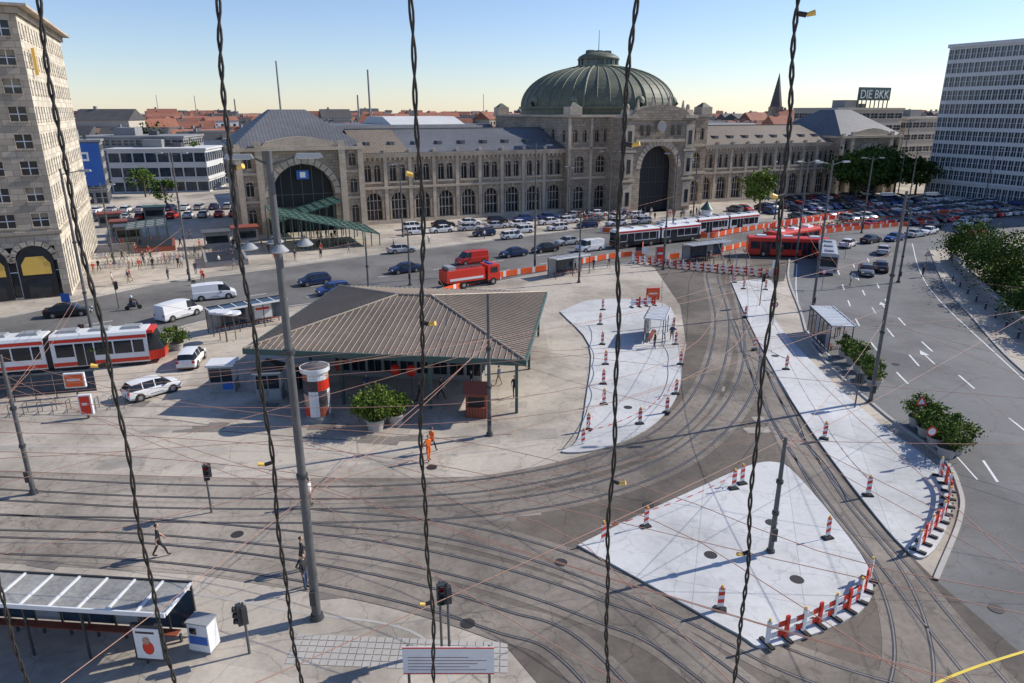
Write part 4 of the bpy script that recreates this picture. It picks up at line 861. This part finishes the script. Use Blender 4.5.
m.box(-.06,9,-.06,.06,2.0,2.1,steel); m.obj('wind_screen',None,(-42.5,50.8,0),.25)
def bikes(n,dx):
    m=MB()
    for i in range(n):
        m.T=Matrix.Translation((i*dx+R.uniform(-.1,.1),0,0))@Matrix.Rotation(1.4+R.uniform(-.2,.2),4,'Z')
        for x in(-.52,.52):
            pts=[(x+.33*math.cos(t*math.pi/5),0,.34+.33*math.sin(t*math.pi/5)) for t in range(11)]; m.tube(pts,.02,tyre,4)
        cc=R.choice((red,steeld,blue,steel,green))
        m.tube([(-.52,0,.34),(-.15,0,.85),(.35,0,.8),(-.05,0,.3),(-.52,0,.34)],.02,cc,4); m.tube([(.52,0,.34),(.36,0,1.0),(.3,.25,1.05)],.018,steeld,4); m.box(-.3,-.05,-.06,.06,.92,.98,tyre); m.cyl((-.17,0,.8),(-.18,0,.94),.015,.015,steel,4)
    return m
for x,y,a in((-60,101,.4),(-66,108,.4),(-54,107,.4),(-36,116,.42),(-70,121,.3)): bikes(18,.55).obj('parked_bicycles',None,(x,y,0),a)
m=MB(); m.cyl((0,0,0),(0,0,4.2),1.1,1.0,whitep,12); m.cyl((0,0,4.2),(0,0,5.6),1.3,.2,green,12); m.cyl((0,0,5.6),(0,0,6.3),.08,.04,steel,6); m.box(-.4,.4,-1.12,-1.0,.2,2.2,dark); m.obj('round_kiosk',None,(37,134,0))
def canopy(name,x,y,rz,L,D,h0,h1,mm,n):
    e=empty(name,(x,y,0),rz); m=MB(); m.add([(0,0,h0),(L,0,h1),(L,D,h1),(0,D,h0),(0,0,h0-.12),(L,0,h1-.12),(L,D,h1-.12),(0,D,h0-.12)],[(0,1,2,3),(4,7,6,5),(0,4,5,1),(3,2,6,7),(0,3,7,4),(1,5,6,2)],mm); m.obj('glass_roof',e); m=MB()
    for i in range(n+1):
        x_=L*i/n; z=h0+(h1-h0)*i/n; m.box(x_-.06,x_+.06,-.1,D+.1,z+.01,z+.12,green); m.box(x_-.07,x_+.07,.1,.25,0,z-.13,green); m.box(x_-.07,x_+.07,D-.25,D-.1,0,z-.13,green)
    for j in range(5): yy=D*j/4; m.cyl((0,yy,h0+.1),(L,yy,h1+.1),.06,.06,green,5)
    m.obj('steel_frame',e); return e
canopy('subway_entrance_canopy',-38,112,A,17,11,6.4,2.0,gcan,12)
canopy('subway_entrance_canopy',-42,124,A,12,8,3,6.4,gcan,9)
canopy('glass_entrance_canopy',-63,114,A,6,8,3.6,4.0,grey,4)
m=MB(); m.box(-3,3,-4,4,0,.9,concd); m.box(-2.6,2.6,-4.02,3.6,.9,.95,dark); m.obj('stair_parapet',None,(-44,106,0),A)
m=MB(); m.box(-3,3,-4,4,0,.9,brownred); m.box(-2.6,2.6,-4.02,3.6,.9,.95,dark); m.obj('stair_parapet',None,(-60,117,0),A)
for x,y in P("-50,118 -47,123 -68,124 -72,130 -80,140 -76,150"):
    m=MB(); m.box(-2,2,-1.5,1.5,0,2.6,concd); m.box(-2.3,2.3,-1.9,1.9,2.6,2.8,R.choice((brownred,steel,green))); m.box(-1.7,1.7,-1.54,-1.5,.9,2.1,glass); m.obj('market_stall',None,(x,y,0),A)
for i in range(16):
    x=-100+i*3.0; y=158+i*.8; car(R.choice([sedan,hatch]),x,y,100+R.uniform(-4,4),R.choice(cols))
for i in range(14):
    x=-94+i*3.0; y=146+i*.8
    if R.random()<.8: car(R.choice([sedan,hatch]),x,y,100+R.uniform(-4,4),R.choice(cols))
# ------------------------------------------------------------ people
def person_mesh(pose,top,bot,sleeve,hairm=hair):
    J={'pel':(0,0,.93),'wai':(0,0,1.1),'che':(0,.01,1.33),'nek':(0,0,1.50),'hd0':(0,-.01,1.58)}
    rad={'pel':(.15,.11),'wai':(.135,.10),'che':(.165,.115),'nek':(.055,.055),'hd0':(.05,.05)}
    st_={'stand':(0.02,-.02,.02,.02),'walk':(.30,-.28,-.25,.25),'walk2':(-.2,.25,.2,-.25),'bend':(.1,-.1,-.4,-.45)}[pose]
    E=[('pel','wai','t'),('wai','che','t'),('che','nek','t'),('nek','hd0','s')]
    for i,s in enumerate((-1,1)):
        f=st_[i]; a=st_[2+i]; n='L' if s<0 else 'R'
        J['hip'+n]=(s*.09,0,.88); J['kne'+n]=(s*.10,-f*.55-.03,.49); J['ank'+n]=(s*.10,-f+(.06 if f<0 else 0),.09+(.06 if f<-.15 else 0)); J['toe'+n]=(s*.11,-f-.15,.045)
        J['sho'+n]=(s*.175,.0,1.42); J['elb'+n]=(s*.235,-a*.4+.02,1.14); J['wri'+n]=(s*.22,-a*.9-.07,.90)
        rad.update({'hip'+n:(.09,.095),'kne'+n:(.06,.06),'ank'+n:(.042,.042),'toe'+n:(.04,.035),'sho'+n:(.062,.062),'elb'+n:(.045,.045),'wri'+n:(.03,.03)})
        E+=[('pel','hip'+n,'b'),('hip'+n,'kne'+n,'b'),('kne'+n,'ank'+n,'b'),('ank'+n,'toe'+n,'f'),('che','sho'+n,'t'),('sho'+n,'elb'+n,'t'),('elb'+n,'wri'+n,'t' if sleeve else 's')]
    names=list(J); me=bpy.data.meshes.new('sk'); me.from_pydata([J[k_] for k_ in names],[(names.index(a),names.index(b_)) for a,b_,_ in E],[])
    o=bpy.data.objects.new('sk',me); bpy.context.collection.objects.link(o)
    md=o.modifiers.new('s','SKIN')
    for i,k_ in enumerate(names): me.skin_vertices[0].data[i].radius=rad[k_]; me.skin_vertices[0].data[i].use_root=(k_=='pel')
    sb=o.modifiers.new('u','SUBSURF'); sb.levels=1
    dg=bpy.context.evaluated_depsgraph_get(); ev=bpy.data.meshes.new_from_object(o.evaluated_get(dg)); bpy.data.objects.remove(o)
    m=MB(); mm={'t':top,'s':skin,'b':bot,'f':tyre}
    V=[v.co.copy() for v in ev.vertices]
    for p in ev.polygons:
        c_=p.center; best=None
        for a,b_,tg in E:
            A_=Vector(J[a]);B_=Vector(J[b_]); t=max(0,min(1,(c_-A_).dot(B_-A_)/(B_-A_).length_squared)); d=(A_.lerp(B_,t)-c_).length
            if best is None or d<best[0]: best=(d,tg)
        m.add([V[i] for i in p.vertices],[tuple(range(len(p.vertices)))],mm[best[1]],True)
    hc=(0,-.02,1.68); m.sphere(hc,.076,.092,.115,skin,12,8); m.sphere((0,.005,1.705),.083,.095,.10,hairm,12,8,-.2)
    m.cyl((0,-.11,1.69),(0,-.135,1.655),.008,.014,skin,6); m.box(-.025,.025,-.114,-.105,1.622,1.628,brownred)
    for s in(-1,1):
        m.sphere((s*.03,-.102,1.69),.01,.008,.008,dark,6,4); m.sphere((s*.078,-.01,1.675),.012,.02,.03,skin,6,4)
        n='L' if s<0 else 'R'; w=Vector(J['wri'+n]); m.sphere((w.x,w.y-.01,w.z-.05),.022,.04,.055,skin,8,6)
        for q in range(4): b0=w+Vector((0,-.04+q*.02,-.09)); b1=b0+Vector((-s*.01,-.004,-.04-.008*(q in(1,2)))); m.cyl(b0,b1,.009,.009,skin,5); m.cyl(b1,b1+Vector((-s*.018,-.004,-.03)),.009,.007,skin,5)
        m.cyl(w+Vector((0,-.04,-.05)),w+Vector((-s*.01,-.075,-.09)),.011,.008,skin,5)
    return m.mesh('pedestrian')
pm=[person_mesh('walk',shirtw,jeans,0),person_mesh('stand',shirtd,jeans,1),person_mesh('walk2',shirtr,khaki,0),person_mesh('stand',shirtw,khaki,0),person_mesh('walk',shirtd,shirtd,1),person_mesh('walk2',jeans,khaki,0),person_mesh('walk',shirtd,shirtd,0)]
wk=[person_mesh('bend',shirto,shirto,1),person_mesh('walk',shirto,shirtd,1)]
m=MB(); m.sphere((0,0,0),.16,.1,.24,red,10,8)  # red shoulder bag carried by the walking pedestrian
p0=place(pm[6],'pedestrian',(-18.2,31,.03),2.2,sc_=1.08); m.obj('shoulder_bag',p0,(.22,-.02,1.0))
place(pm[1],'pedestrian',(-10.0,28.5,.0),1.2,sc_=1.08); place(pm[4],'pedestrian',(-10.5,29.9,.02),2.0,sc_=1.08); place(pm[3],'pedestrian',(-11.8,36,.02),1.5)
place(wk[1],'construction_worker',(-5.4,42.7,0),2.6,sc_=1.05); place(wk[0],'construction_worker',(-5.5,41.5,0),.6,sc_=1.05)
for x,y in P("-52,93 -53,90.4 -51,92 -47,94 -45,97 -41,91 -42,93.2 -40.8,87.6 -54,99 -56,101 -49,101 -44,103 -36,104 -33,106.6 -30,108 -52,104 -58,110 -60,107 -40,100 -38,97 -26,112 -20,116 -14,121 -5,126 3,133 10,137 18,142 23.8,150 25,152 28,154 30,149 33,151 36,150 27,147 22,148 40,150 -62,98 -50,110 12,100 14,101 9,97.5 30,106 33,104 15.5,67 14.2,64.5 -6,52 -12,53 -15,56 -3,54 33,68 32.5,65 45,90 57,95 -7,51 0,52 -1,55 -10,50.5"):
    place(R.choice(pm),'pedestrian',(x+R.uniform(-.5,.5),y+R.uniform(-.5,.5),.01),R.uniform(0,6.28),sc_=R.uniform(.95,1.06))
for i in range(80):
    if i%2:
        x=R.uniform(-66,-30); y=R.uniform(96,128)
        if y<75+(x+57)*1.05+14: y+=12
    else: x=R.uniform(12,44); y=143+(x-12)*.3+R.uniform(0,8)
    place(R.choice(pm),'pedestrian',(x,y,.01),R.uniform(0,6.28),sc_=R.uniform(.95,1.06))
m=MB()
for x in(-.65,.65): m.cyl((x,-.05,.26),(x,.05,.26),.26,.26,tyre,12)
m.box(-.6,.3,-.14,.14,.3,.55,paint['black'],.05,.03); m.box(-.6,.1,-.13,.13,.55,.8,steeld,.08,.02); m.cyl((.65,0,.26),(.45,0,1.05),.04,.04,steel,6); m.box(.36,.5,-.2,.2,.4,.95,paint['black']); m.cyl((.43,-.3,1.05),(.43,.3,1.05),.02,.02,tyre,6)
m.cyl((-.2,0,.82),(-.1,0,1.35),.17,.2,shirtd,10); m.sphere((-.06,0,1.55),.14,.13,.15,whitep,10,8)
for s in(-1,1): m.cyl((-.12,s*.18,1.3),(.4,s*.24,1.08),.06,.04,shirtd,7); m.cyl((-.2,s*.1,.85),(.25,s*.14,.75),.09,.07,jeans,7); m.cyl((.25,s*.14,.75),(.2,s*.14,.35),.07,.05,jeans,7)
m.obj('motor_scooter_rider',None,(-44,78.5,.01),.6)
# ------------------------------------------------------------ light, sky, camera
az=math.radians(70); el=math.radians(35)
sd=Vector((math.sin(az)*math.cos(el),math.cos(az)*math.cos(el),math.sin(el)))
li=bpy.data.lights.new('sun','SUN'); li.energy=5; li.angle=math.radians(.5); li.color=(1,.94,.84)
lo=bpy.data.objects.new('sun',li); bpy.context.collection.objects.link(lo); lo.rotation_euler=sd.to_track_quat('Z','Y').to_euler(); lo.location=(60,60,80)
w=bpy.data.worlds.new('World'); sc.world=w; w.use_nodes=True; N=w.node_tree.nodes; bg=N['Background']
sk=N.new('ShaderNodeTexSky'); sk.sky_type='NISHITA'; sk.sun_disc=False; sk.sun_elevation=el; sk.sun_rotation=az; sk.air_density=1.0; sk.dust_density=.1; sk.ozone_density=2.0
tn_=N.new('ShaderNodeVectorMath'); tn_.operation='MULTIPLY'; tn_.inputs[1].default_value=(.98,1.02,1.22)
w.node_tree.links.new(sk.outputs[0],tn_.inputs[0]); w.node_tree.links.new(tn_.outputs[0],bg.inputs[0]); bg.inputs[1].default_value=.12
cd=bpy.data.cameras.new('camera'); co=bpy.data.objects.new('camera',cd); bpy.context.collection.objects.link(co); sc.camera=co
cd.sensor_width=36; cd.lens=24.61; cd.clip_start=.1; cd.clip_end=12000
co.location=(0,0,22); co.rotation_euler=(math.radians(90-18.26),0,0)
